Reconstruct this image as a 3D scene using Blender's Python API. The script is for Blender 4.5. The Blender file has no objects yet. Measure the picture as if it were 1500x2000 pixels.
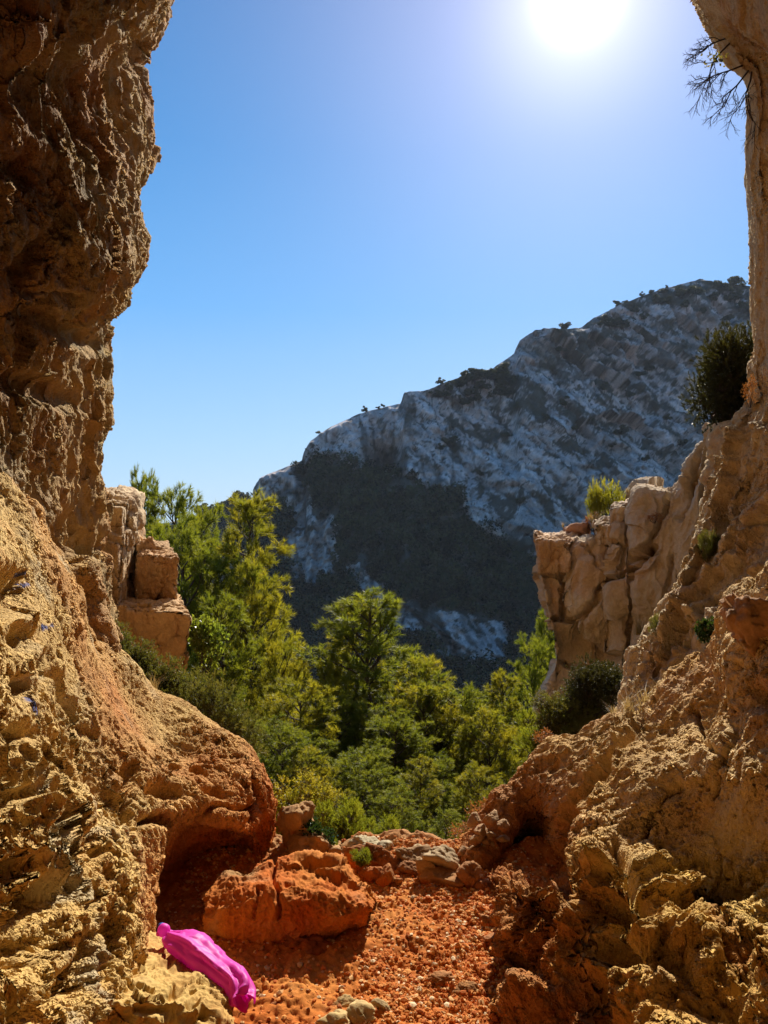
import bpy, math, random
import numpy as np
from mathutils import Vector, Matrix

# ------------------------------------------------------------------ camera, sky, sun, exposure
sc = bpy.context.scene
COL = sc.collection
F, H = 1511.0, 1.6            # focal length in photo pixels, eye height
SUN = Vector((0.2515, 1.0, 0.668)).normalized()
SUN_EL = math.asin(SUN.z)
SUN_AZ = math.atan2(SUN.x, SUN.y)

cam_data = bpy.data.cameras.new("camera")
cam_data.sensor_fit = 'VERTICAL'
cam_data.sensor_height = 24.0
cam_data.lens = 24.0 * F / 2000.0
cam_data.clip_start = 0.05
cam_data.clip_end = 3000.0
cam = bpy.data.objects.new("camera", cam_data)
cam.location = (0, 0, H)
cam.rotation_euler = (math.radians(90), 0, 0)
COL.objects.link(cam)
sc.camera = cam

world = bpy.data.worlds.new("World")
sc.world = world
world.use_nodes = True
nt = world.node_tree
nt.nodes.clear()
w_out = nt.nodes.new("ShaderNodeOutputWorld")
w_bg = nt.nodes.new("ShaderNodeBackground")
sky = nt.nodes.new("ShaderNodeTexSky")
sky.sky_type = 'NISHITA'
sky.sun_disc = False
sky.sun_elevation = SUN_EL
sky.sun_rotation = SUN_AZ
sky.altitude = 200
sky.air_density = 1.0
sky.dust_density = 0.6
sky.ozone_density = 3.0
hsv = nt.nodes.new("ShaderNodeHueSaturation")
hsv.inputs['Saturation'].default_value = 1.15
nt.links.new(sky.outputs[0], hsv.inputs['Color'])
# bright aureole of the sun (the disc itself sits just above the frame)
tc = nt.nodes.new("ShaderNodeTexCoord")
dot = nt.nodes.new("ShaderNodeVectorMath"); dot.operation = 'DOT_PRODUCT'
dot.inputs[1].default_value = SUN
nt.links.new(tc.outputs['Generated'], dot.inputs[0])
mx = nt.nodes.new("ShaderNodeMath"); mx.operation = 'MAXIMUM'; mx.inputs[1].default_value = 0
nt.links.new(dot.outputs['Value'], mx.inputs[0])
def wpow(p, a, colr):
    m = nt.nodes.new("ShaderNodeMath"); m.operation = 'POWER'; m.inputs[1].default_value = p
    nt.links.new(mx.outputs[0], m.inputs[0])
    v = nt.nodes.new("ShaderNodeVectorMath"); v.operation = 'SCALE'
    v.inputs[0].default_value = [c * a for c in colr]
    nt.links.new(m.outputs[0], v.inputs['Scale'])
    return v
# clear blue air: deeper overhead, pale at the horizon
sep = nt.nodes.new("ShaderNodeSeparateXYZ"); nt.links.new(tc.outputs['Generated'], sep.inputs[0])
ramp = nt.nodes.new("ShaderNodeValToRGB"); nt.links.new(sep.outputs['Z'], ramp.inputs[0])
SK = [(0.0, (.52, .76, 1.0)), (.10, (.37, .66, 1.0)), (.25, (.14, .47, .97)), (.42, (.048, .31, .75)), (.60, (.026, .20, .54)), (1.0, (.03, .13, .38))]
while len(ramp.color_ramp.elements) < len(SK): ramp.color_ramp.elements.new(.5)
for e, (p_, c_) in zip(ramp.color_ramp.elements, SK):
    e.position = p_; e.color = (*[min(v, 1) for v in c_], 1)
rs = nt.nodes.new("ShaderNodeVectorMath"); rs.operation = 'SCALE'; rs.inputs['Scale'].default_value = 5.6
nt.links.new(ramp.outputs[0], rs.inputs[0])
mxs = nt.nodes.new("ShaderNodeMix"); mxs.data_type = 'RGBA'; mxs.inputs[0].default_value = .94
nt.links.new(hsv.outputs[0], mxs.inputs[6]); nt.links.new(rs.outputs[0], mxs.inputs[7])
acc = mxs.outputs[2]
for p, a, c in ((11, 0.9, (1.0, .74, .75)), (40, 1.6, (1.0, .80, .92)), (280, 3.0, (1.0, .9, 1.0)), (3000, 25.0, (1.0, .97, .95))):
    v = wpow(p, a, c)
    ad = nt.nodes.new("ShaderNodeVectorMath"); ad.operation = 'ADD'
    nt.links.new(acc, ad.inputs[0]); nt.links.new(v.outputs[0], ad.inputs[1])
    acc = ad.outputs[0]
nt.links.new(acc, w_bg.inputs['Color'])
w_bg.inputs['Strength'].default_value = 0.10
nt.links.new(w_bg.outputs[0], w_out.inputs['Surface'])

sun_data = bpy.data.lights.new("sun", 'SUN')
sun_data.energy = 5.0
sun_data.angle = math.radians(0.5)
sun_data.color = (1.0, 0.93, 0.80)
sun = bpy.data.objects.new("sun", sun_data)
sun.rotation_euler = SUN.to_track_quat('Z', 'Y').to_euler()
sun.location = (20, 60, 50)
COL.objects.link(sun)

sc.view_settings.view_transform = 'Standard'
sc.view_settings.look = 'None'
sc.view_settings.exposure = 0.8
sc.view_settings.gamma = 1.0
sc.render.engine = 'CYCLES'
sc.cycles.max_bounces = 6
sc.cycles.diffuse_bounces = 3
sc.cycles.transmission_bounces = 3
sc.cycles.transparent_max_bounces = 8

# ------------------------------------------------------------------ helpers
def W(px, py, d):
    return ((px - 750) / F * d, d, H + (1000 - py) / F * d)

def Wn(A):
    A = np.asarray(A, float)
    return np.stack([(A[..., 0] - 750) / F * A[..., 2], A[..., 2], H + (1000 - A[..., 1]) / F * A[..., 2]], -1)

def screen(P):
    y = np.maximum(P[:, 1], 0.05)
    return 750 + P[:, 0] / y * F, 1000 - (P[:, 2] - H) / y * F

_r = np.random.RandomState(11)
LAT = _r.rand(64 * 64 * 64).astype(np.float32) * 2 - 1
ROT = np.array(Matrix.Rotation(0.9, 3, Vector((0.4, 0.7, 0.59))))

def vn(P):
    i = np.floor(P); f = (P - i).astype(np.float32); i = i.astype(np.int64) & 63
    f = f * f * f * (f * (f * 6 - 15) + 10)
    j = (i + 1) & 63
    x0, y0, z0 = i[:, 0] * 4096, i[:, 1] * 64, i[:, 2]
    x1, y1, z1 = j[:, 0] * 4096, j[:, 1] * 64, j[:, 2]
    fx, fy, fz = f[:, 0], f[:, 1], f[:, 2]
    L = LAT
    a = L[x0 + y0 + z0] * (1 - fx) + L[x1 + y0 + z0] * fx
    b = L[x0 + y1 + z0] * (1 - fx) + L[x1 + y1 + z0] * fx
    c = L[x0 + y0 + z1] * (1 - fx) + L[x1 + y0 + z1] * fx
    e = L[x0 + y1 + z1] * (1 - fx) + L[x1 + y1 + z1] * fx
    return (a * (1 - fy) + b * fy) * (1 - fz) + (c * (1 - fy) + e * fy) * fz

def fbm(P, freq, octs=4, gain=0.5, seed=0, mode='fbm'):
    Q = P * freq + seed * 7.31 + 100.5
    out = np.zeros(len(P), np.float32); amp = 1.0
    for o in range(octs):
        v = vn(Q)
        if mode == 'ridge': v = 1 - 2 * np.abs(v)
        elif mode == 'billow': v = 2 * np.abs(v) - .6
        out += amp * v; amp *= gain
        Q = (Q @ ROT) * 2.03 + 3.7
    return out

def voro(P, freq, seed=0, jitter=1.0):
    """F1, F2 distances and a random number per cell"""
    Q = P * freq + seed * 5.77 + 50.3
    I = np.floor(Q).astype(np.int64)
    f1 = np.full(len(P), 9.0); f2 = np.full(len(P), 9.0); cid = np.zeros(len(P))
    for dx in (-1, 0, 1):
        for dy in (-1, 0, 1):
            for dz in (-1, 0, 1):
                J = I + (dx, dy, dz)
                k = ((J[:, 0] & 63) * 4096 + (J[:, 1] & 63) * 64 + (J[:, 2] & 63))
                c = J + 0.5 + jitter * .5 * np.stack([LAT[k], LAT[(k * 7 + 13) & 262143], LAT[(k * 31 + 77) & 262143]], -1)
                d = np.sqrt(((Q - c) ** 2).sum(1))
                m = d < f1
                f2 = np.where(m, f1, np.minimum(f2, d))
                cid = np.where(m, LAT[(k * 13 + 5) & 262143], cid)
                f1 = np.where(m, d, f1)
    return f1, f2, cid

def facet(P, freq, seed=0, tilt=1.0, warp=.35):
    """chiselled planes: every cell is a tilted facet, edges stay crisp"""
    Q = P * freq + seed * 5.77 + 50.3
    Q = Q + warp * np.stack([vn(P * freq * 1.7 + k * 9.1 + seed) for k in (1, 2, 3)], -1)
    I = np.floor(Q).astype(np.int64)
    f1 = np.full(len(P), 9.0); out = np.zeros(len(P))
    for dx in (-1, 0, 1):
        for dy in (-1, 0, 1):
            for dz in (-1, 0, 1):
                J = I + (dx, dy, dz)
                k = ((J[:, 0] & 63) * 4096 + (J[:, 1] & 63) * 64 + (J[:, 2] & 63))
                r1 = LAT[k]; r2 = LAT[(k * 7 + 13) & 262143]; r3 = LAT[(k * 31 + 77) & 262143]
                e = Q - (J + 0.5 + .42 * np.stack([r1, r2, r3], -1))
                d = (e * e).sum(1); m = d < f1
                v = tilt * (e[:, 0] * LAT[(k * 13 + 5) & 262143] + e[:, 1] * LAT[(k * 17 + 9) & 262143] + e[:, 2] * LAT[(k * 19 + 3) & 262143]) * 1.6 + .5 * r1
                out = np.where(m, v, out); f1 = np.where(m, d, f1)
    return out

def sstep(a, b, x):
    t = np.clip((x - a) / (b - a), 0, 1)
    return t * t * (3 - 2 * t)

def mesh(name, V, Fc, smooth=True, tint=None, mat=None):
    V = np.asarray(V, np.float32); Fc = np.asarray(Fc, np.int32)
    me = bpy.data.meshes.new(name)
    k = Fc.shape[1]
    me.vertices.add(len(V)); me.vertices.foreach_set("co", V.ravel())
    me.loops.add(Fc.size); me.loops.foreach_set("vertex_index", Fc.ravel())
    me.polygons.add(len(Fc))
    me.polygons.foreach_set("loop_start", np.arange(0, Fc.size, k, dtype=np.int32))
    me.polygons.foreach_set("loop_total", np.full(len(Fc), k, np.int32))
    me.polygons.foreach_set("use_smooth", np.full(len(Fc), smooth))
    if tint is not None:
        T = np.ones((len(V), 4), np.float32); T[:, :3] = tint
        a = me.color_attributes.new("tint", 'FLOAT_COLOR', 'POINT')
        a.data.foreach_set("color", T.ravel())
    me.update(calc_edges=True)
    if mat: me.materials.append(mat)
    return me

def link(name, data, parent=None, loc=None):
    o = bpy.data.objects.new(name, data)
    COL.objects.link(o)
    if parent: o.parent = parent
    if loc is not None: o.location = loc
    return o

def tag(o, label=None, cat=None, group=None, kind=None):
    if label: o["label"] = label
    if cat: o["category"] = cat
    if group: o["group"] = group
    if kind: o["kind"] = kind
    return o

def cr(Pn, t):
    """Catmull-Rom along axis 0 at float params t"""
    n = len(Pn)
    i = np.clip(np.floor(t).astype(int), 0, n - 2); f = (t - i)[:, None, None]
    g = lambda k: Pn[np.clip(k, 0, n - 1)]
    p0, p1, p2, p3 = g(i - 1), g(i), g(i + 1), g(i + 2)
    return 0.5 * (2 * p1 + (p2 - p0) * f + (2 * p0 - 5 * p1 + 4 * p2 - p3) * f ** 2 + (3 * p1 - 3 * p2 + p3 - p0) * f ** 3)

def grid_normals(G):
    du = np.gradient(G, axis=0); dv = np.gradient(G, axis=1)
    N = np.cross(du, dv)
    return N / np.maximum(np.linalg.norm(N, axis=-1, keepdims=True), 1e-9)

def grid_faces(nr, nc):
    I = np.arange(nr * nc).reshape(nr, nc)
    return np.stack([I[:-1, :-1], I[:-1, 1:], I[1:, 1:], I[1:, :-1]], -1).reshape(-1, 4)

def brush(sx, sy, items):
    """carve list -> inward depth in metres"""
    out = np.zeros(len(sx))
    for it in items:
        if it[0] == 'pit':
            _, cx, cy, rx, ry, ang, dep = it
            a = math.radians(ang); c, s = math.cos(a), math.sin(a)
            u = ((sx - cx) * c + (sy - cy) * s) / rx; v = (-(sx - cx) * s + (sy - cy) * c) / ry
            r2 = u * u + v * v
            out -= dep * np.exp(-r2 ** 1.5)
        else:
            _, pts, w, dep = it
            dm = np.full(len(sx), 1e9)
            for (x0, y0), (x1, y1) in zip(pts[:-1], pts[1:]):
                L2 = (x1 - x0) ** 2 + (y1 - y0) ** 2
                t = np.clip(((sx - x0) * (x1 - x0) + (sy - y0) * (y1 - y0)) / L2, 0, 1)
                dm = np.minimum(dm, np.hypot(sx - x0 - t * (x1 - x0), sy - y0 - t * (y1 - y0)))
            out -= dep * np.exp(-(dm / w) ** 2)
    return out

def loft(rows, step=3.0, noise=None, items=(), warp=6.0, offs=None):
    A = np.array(rows, float)                      # R x C x 3 in (px, py, d)
    G = Wn(A)
    def counts(axis):
        a = np.diff(A[..., :2], axis=axis); dw = np.diff(G, axis=axis)
        dm = np.minimum(np.take(G[..., 1], range(0, G.shape[axis] - 1), axis), np.take(G[..., 1], range(1, G.shape[axis]), axis))
        l = np.hypot(a[..., 0], a[..., 1])
        l2 = np.linalg.norm(dw, axis=-1) / dm * F * 0.45
        l = np.minimum(np.maximum(l, l2), 900)
        return np.maximum(2, np.ceil(l.max(axis=1 - axis) / step)).astype(int)
    def params(c):
        return np.concatenate([i + np.arange(n) / n for i, n in enumerate(c)] + [[len(c)]])
    tr, tcn = params(counts(0)), params(counts(1))
    G = cr(G, tr)
    G = cr(G.transpose(1, 0, 2), tcn).transpose(1, 0, 2)
    nr, nc = G.shape[:2]
    N = grid_normals(G).reshape(-1, 3)
    P = G.reshape(-1, 3)
    fac = grid_faces(nr, nc)
    sx, sy = screen(P)
    m = (sx > 0) & (sx < 1500) & (sy > 0) & (sy < 2000)
    view = np.array([0, 0, H]) - P
    flip = (np.einsum('ij,ij->i', N, view)[m] > 0).mean() < 0.5
    if flip: N = -N
    wx = sx + warp * fbm(P, 9, 3, .6, 3); wy = sy + warp * fbm(P, 9, 3, .6, 9)
    D = brush(wx, wy, items)
    if noise is not None: D = D + noise(P, sx, sy, N)
    P = P + N * D[:, None]
    if offs is not None: P = P + offs(P, sx, sy)
    fac = fac if not flip else fac[:, ::-1]
    return P, fac, sx, sy, N

# ------------------------------------------------------------------ materials
def new_mat(name):
    m = bpy.data.materials.new(name); m.use_nodes = True
    m.node_tree.nodes.clear()
    return m, m.node_tree

def N_(t, kind, **kw):
    n = t.nodes.new(kind)
    for k, v in kw.items():
        if k in n.inputs: n.inputs[k].default_value = v
        else: setattr(n, k, v)
    return n

def rock_mat(name, scale=1.0, stretch=(1, 1, 1), disp=1.0, pits=1.0, method='BOTH', vary=1.0, stain=(.30, .12, .05), stain_amt=.5, pale=(.50, .44, .33), pale_amt=.35):
    m, t = new_mat(name)
    L = t.links.new
    out = N_(t, "ShaderNodeOutputMaterial")
    bs = N_(t, "ShaderNodeBsdfPrincipled", Roughness=0.92)
    bs.inputs['Specular IOR Level'].default_value = 0.12
    L(bs.outputs[0], out.inputs['Surface'])
    tcn = N_(t, "ShaderNodeTexCoord")
    mp = N_(t, "ShaderNodeMapping"); mp.inputs['Scale'].default_value = [scale * s for s in stretch]
    L(tcn.outputs['Object'], mp.inputs['Vector'])
    at = N_(t, "ShaderNodeAttribute", attribute_name="tint")
    def noise(sc_, det, ro, dist=0.0):
        n = N_(t, "ShaderNodeTexNoise", Scale=sc_, Detail=det, Roughness=ro, Distortion=dist)
        L(mp.outputs[0], n.inputs['Vector']); return n.outputs['Fac']
    def rng(v, a, b, c, d):
        n = N_(t, "ShaderNodeMapRange"); n.inputs[1].default_value = a; n.inputs[2].default_value = b
        n.inputs[3].default_value = c; n.inputs[4].default_value = d
        L(v, n.inputs[0]); return n.outputs[0]
    def mix(f, a, b, bt='MIX'):
        n = N_(t, "ShaderNodeMix", data_type='RGBA', blend_type=bt)
        if isinstance(f, float): n.inputs[0].default_value = f
        else: L(f, n.inputs[0])
        for s, v in ((6, a), (7, b)):
            if isinstance(v, tuple): n.inputs[s].default_value = (*v, 1)
            else: L(v, n.inputs[s])
        return n.outputs[2]
    def mul(a, k):
        n = N_(t, "ShaderNodeMath", operation='MULTIPLY'); L(a, n.inputs[0])
        if isinstance(k, (int, float)): n.inputs[1].default_value = k
        else: L(k, n.inputs[1])
        return n.outputs[0]
    def add(a, b):
        n = N_(t, "ShaderNodeMath", operation='ADD'); L(a, n.inputs[0]); L(b, n.inputs[1]); return n.outputs[0]
    base = at.outputs['Color']
    c = mix(rng(noise(1.7, 5, .62, .4), .52, .72, 0.0, stain_amt), base, mix(1.0, base, tuple(v / .42 for v in stain), 'MULTIPLY'))
    c = mix(rng(noise(2.9, 6, .66, .6), .54, .70, 0.0, pale_amt), c, pale)
    c = mix(rng(noise(14, 7, .7), .35, .68, .55 * vary, 0.0), c, mix(1.0, c, (.52, .46, .40), 'MULTIPLY'))
    c = mix(rng(noise(70, 4, .7), .40, .62, .35 * vary, 0.0), c, mix(1.0, c, (.55, .50, .45), 'MULTIPLY'))
    L(c, bs.inputs['Base Color'])
    # relief
    vo = N_(t, "ShaderNodeTexVoronoi", feature='SMOOTH_F1', Scale=17.0); vo.inputs['Smoothness'].default_value = .35
    dv = N_(t, "ShaderNodeTexNoise", Scale=6.0, Detail=5.0, Roughness=.6); L(mp.outputs[0], dv.inputs['Vector'])
    vm = N_(t, "ShaderNodeVectorMath", operation='SCALE'); vm.inputs['Scale'].default_value = .45
    L(dv.outputs['Color'], vm.inputs[0])
    va = N_(t, "ShaderNodeVectorMath", operation='ADD'); L(mp.outputs[0], va.inputs[0]); L(vm.outputs[0], va.inputs[1])
    L(va.outputs[0], vo.inputs['Vector'])
    v2 = N_(t, "ShaderNodeTexVoronoi", feature='F1', Scale=46.0); L(va.outputs[0], v2.inputs['Vector'])
    h = mul(noise(7, 9, .52, .3), .030)
    h = add(h, mul(rng(vo.outputs['Distance'], .05, .55, 0.0, 1.0), mul(rng(noise(2.2, 3, .5), .42, .62, 0.0, 1.0), -.026 * pits)))
    h = add(h, mul(rng(v2.outputs['Distance'], 0, .6, 0.0, 1.0), -.005 * pits))
    h = add(h, mul(noise(38, 6, .55), .008))
    h = add(h, mul(noise(160, 5, .6), .0016))
    dn = N_(t, "ShaderNodeDisplacement", Midlevel=0.0, Scale=disp / scale)
    L(h, dn.inputs['Height']); L(dn.outputs[0], out.inputs['Displacement'])
    m.displacement_method = method
    return m

def leaf_mat(name, col, col2, trans=.5, rough=.5, spec=.3, tcol=None):
    m, t = new_mat(name); L = t.links.new
    out = N_(t, "ShaderNodeOutputMaterial")
    bs = N_(t, "ShaderNodeBsdfPrincipled", Roughness=rough)
    bs.inputs['Specular IOR Level'].default_value = spec
    tr = N_(t, "ShaderNodeBsdfTranslucent")
    tcn = N_(t, "ShaderNodeTexCoord")
    n = N_(t, "ShaderNodeTexNoise", Scale=2.5, Detail=3.0, Roughness=.6); L(tcn.outputs['Object'], n.inputs['Vector'])
    r = N_(t, "ShaderNodeMapRange"); r.inputs[1].default_value = .35; r.inputs[2].default_value = .65; L(n.outputs['Fac'], r.inputs[0])
    mxn = N_(t, "ShaderNodeMix", data_type='RGBA'); L(r.outputs[0], mxn.inputs[0])
    mxn.inputs[6].default_value = (*col, 1); mxn.inputs[7].default_value = (*col2, 1)
    L(mxn.outputs[2], bs.inputs['Base Color'])
    m2 = N_(t, "ShaderNodeMix", data_type='RGBA', blend_type='MULTIPLY'); m2.inputs[0].default_value = 1
    L(mxn.outputs[2], m2.inputs[6]); m2.inputs[7].default_value = (*(tcol or (2.2, 1.9, .9)), 1)
    L(m2.outputs[2], tr.inputs['Color'])
    ms = N_(t, "ShaderNodeMixShader"); ms.inputs[0].default_value = trans
    L(bs.outputs[0], ms.inputs[1]); L(tr.outputs[0], ms.inputs[2]); L(ms.outputs[0], out.inputs['Surface'])
    return m

def plain_mat(name, col, rough=.85, nscale=20, nvar=.5, spec=.2):
    m, t = new_mat(name); L = t.links.new
    out = N_(t, "ShaderNodeOutputMaterial"); bs = N_(t, "ShaderNodeBsdfPrincipled", Roughness=rough)
    bs.inputs['Specular IOR Level'].default_value = spec
    tcn = N_(t, "ShaderNodeTexCoord"); n = N_(t, "ShaderNodeTexNoise", Scale=nscale, Detail=6.0); L(tcn.outputs['Object'], n.inputs['Vector'])
    mxn = N_(t, "ShaderNodeMix", data_type='RGBA'); L(n.outputs['Fac'], mxn.inputs[0])
    mxn.inputs[6].default_value = (*[c * (1 - nvar) for c in col], 1); mxn.inputs[7].default_value = (*[c * (1 + nvar) for c in col], 1)
    L(mxn.outputs[2], bs.inputs['Base Color']); L(bs.outputs[0], out.inputs['Surface'])
    return m

M_WALL = rock_mat("limestone_wall", scale=1.0, stretch=(1, 1, .75), disp=.7, pits=1.2)
M_SLOPE = rock_mat("limestone_slope", scale=1.0, stretch=(1, 1, .8), disp=.62, pits=1.5)
M_CLIFF = rock_mat("limestone_cliff", scale=.8, stretch=(1, 1, .7), disp=.5, pits=.4, vary=.8, stain_amt=.35)
M_STONE = rock_mat("limestone_stone", scale=2.0, disp=.28, pits=.4, pale=(.62, .45, .26), pale_amt=.25)
M_BLOCK = rock_mat("limestone_block", scale=1.0, stretch=(1, 1, .8), disp=.6, pits=.4, stain_amt=.3, pale_amt=.25)
M_EARTH = rock_mat("red_earth", scale=2.6, disp=.35, pits=.4, stain=(.36, .13, .04), pale=(.60, .32, .12), pale_amt=.3)
M_BARK = plain_mat("bark", (.07, .05, .04))
M_NEEDLE = leaf_mat("pine_needles", (.085, .115, .014), (.155, .175, .02), .6)
M_NEEDLE2 = leaf_mat("pine_needles_yellow", (.12, .14, .016), (.21, .20, .02), .6)
M_DARKLEAF = leaf_mat("juniper_leaves", (.03, .034, .010), (.05, .05, .014), .35)
M_FAR = leaf_mat("far_pine_foliage", (.022, .026, .012), (.06, .062, .022), .3)
M_BUSH = leaf_mat("bush_leaves", (.07, .085, .02), (.11, .10, .03), .5)
M_BROAD = leaf_mat("broad_leaves", (.10, .15, .025), (.15, .18, .03), .5, .35, .5)
M_GLOSS = leaf_mat("glossy_leaves", (.02, .045, .012), (.03, .06, .015), .25, .15, .8)
M_YELLOW = leaf_mat("yellow_green_leaves", (.17, .18, .02), (.24, .21, .03), .5)
M_DRY = leaf_mat("dry_leaves", (.28, .11, .03), (.36, .17, .05), .45, tcol=(1.3, 1.1, .8))
M_STRAW = leaf_mat("straw", (.32, .22, .09), (.42, .32, .14), .4, tcol=(1.2, 1.1, .9))

TAN = np.array((.46, .30, .155))
YEL = np.array((.44, .31, .13))
ORG = np.array((.46, .24, .10))
RED = np.array((.56, .15, .02))
PALE = np.array((.52, .42, .28))
BRN = np.array((.30, .18, .09))

def lerp(a, b, t):
    t = np.asarray(t)[:, None]
    return a * (1 - t) + b * t

# ------------------------------------------------------------------ GROUND
def gz(x, y):
    """ground height"""
    P = np.stack([x, y, np.zeros_like(x)], -1)
    z = .018 * fbm(P, 2.5, 4, .5, 1) + .012 * fbm(P, 11, 4, .6, 2) + .006 * fbm(P, 45, 3, .6, 4)
    far = sstep(3.9, 6, y)
    z = z + .05 * sstep(3.35, 3.7, y) * (fbm(P, 4.5, 3, .5, 7) + .2)
    z = z - np.where(y > 3.78, .72 * (np.minimum(y, 72) - 3.78), 0) + far * (.25 * fbm(P, .5, 3, .5, 5) + .012 * (np.minimum(y, 200) - 4) * fbm(P, .05, 3, .5, 6))
    return z

def axis(lo, hi, step, far, grow=1.13):
    a = list(np.arange(lo, hi + step / 2, step)); s = step
    while a[-1] < far: s *= grow; a.append(a[-1] + s)
    s = step
    while a[0] > -far: s *= grow; a.insert(0, a[0] - s)
    return np.array(a)
gx = axis(-1.3, 1.4, .0065, 420); gy = axis(1.9, 4.2, .0065, 420)
X, Y = np.meshgrid(gx, gy, indexing='ij')
Z = gz(X.ravel(), Y.ravel())
V = np.stack([X.ravel(), Y.ravel(), Z], -1)
n1 = fbm(V, 3, 4, .5, 8)
tin = lerp(RED, np.array((.64, .25, .05)), np.clip(n1 * .5 + .4, 0, 1))
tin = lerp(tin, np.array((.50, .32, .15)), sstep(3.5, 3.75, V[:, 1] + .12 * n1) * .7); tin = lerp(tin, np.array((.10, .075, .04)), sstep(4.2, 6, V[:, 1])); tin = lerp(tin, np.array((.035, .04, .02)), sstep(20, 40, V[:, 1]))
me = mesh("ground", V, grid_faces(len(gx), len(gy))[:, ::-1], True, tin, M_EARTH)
tag(link("ground", me), kind="structure")

# ------------------------------------------------------------------ LEFT WALL (upper, dark overhanging side of the cave mouth)
edge = [(-900, 420, 520), (-600, 360, 450), (-300, 320, 390), (-50, 320, 348), (0, 302, 331), (40, 260, 312), (88, 225, 275), (150, 208, 280), (220, 210, 293),
        (300, 225, 292), (370, 240, 275), (440, 238, 265), (500, 228, 265), (545, 222, 250), (585, 205, 229), (612, 172, 209), (640, 150, 206),
        (700, 130, 210), (780, 118, 205), (860, 105, 197), (940, 95, 203), (1000, 98, 211), (1060, 120, 208), (1120, 150, 212), (1180, 175, 219), (1240, 200, 225), (1320, 210, 235)]
edge = [(a_, b_ - q, c_ - q) for a_, b_, c_ in edge for q in (float(np.interp(a_, [40, 120, 370, 440, 500, 600, 660, 960, 1100], [6, 28, 24, 10, 0, 2, 16, 14, 4])),)]
rows = []
for py, xs, xe in edge:
    bul = .0 if py < 600 else .06
    if py < 100: bul = -.15
    rows.append([(-1500, py, 1.0 + bul * .3), (-700, py, 1.75 + bul * .5), (-250, py, 2.45 + bul * .7), (0, py, 2.95 + bul), (xs * .55, py, 3.3 + bul),
                 (xs - 12, py, 3.62 + bul), (xs + 6, py, 3.75 + bul), ((xs + xe) / 2, py, 4.15 + bul), (xe, py, 4.6 + bul), (xe - 18, py, 5.5 + bul), (xe - 160, py, 6.6 + bul), (xe - 420, py, 7.5)])
it = [('pit', 60, 500, 60, 26, -55, .10), ('pit', 150, 180, 80, 30, 70, .08), ('pit', 70, 760, 60, 25, 20, .1), ('pit', 30, 330, 50, 30, 10, .08), ('pit', 110, 640, 70, 18, 25, .10),
      ('pit', 120, 1060, 32, 55, 5, .20), ('pit', 180, 1085, 22, 42, 0, .14), ('pit', 150, 1165, 14, 20, 0, .12), ('crack', [(150, 590), (100, 580), (40, 560)], 12, .05),
      ('pit', 165, 420, 50, 16, 60, -.06), ('crack', [(250, 40), (262, 90), (240, 150), (250, 230)], 7, .05)]
def nz(P, sx, sy, N):
    Q = P * (1, 1, .55)
    return .085 * fbm(Q, 1.6, 3, .5, 1) + .026 * facet(Q, 3.0, 4) + .011 * facet(P, 8.0, 5) + .018 * fbm(Q, 5.5, 4, .55, 2, 'ridge') + .012 * fbm(P * (1, 1, .35), 14, 3, .5, 5, 'ridge')
P, fc, sx, sy, N = loft(rows, 2.8, nz, it)
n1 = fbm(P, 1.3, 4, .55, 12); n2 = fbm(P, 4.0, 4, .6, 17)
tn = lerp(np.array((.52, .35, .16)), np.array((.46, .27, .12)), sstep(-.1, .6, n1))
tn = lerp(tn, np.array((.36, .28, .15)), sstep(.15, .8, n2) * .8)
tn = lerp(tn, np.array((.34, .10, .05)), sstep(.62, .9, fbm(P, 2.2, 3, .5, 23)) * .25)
xs_ = np.interp(sy, [e[0] for e in edge], [e[1] for e in edge]); tn = tn * (1 - .32 * sstep(30, -40, sx - xs_ + 30 * n2) * sstep(1150, 850, sy))[:, None]  # shade of the overhanging side painted into the tint, sunlit strip kept paler
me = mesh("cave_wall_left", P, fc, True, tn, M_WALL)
tag(link("cave_wall_left", me), "dark overhanging limestone wall filling the upper left of the view", kind="structure")

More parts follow.
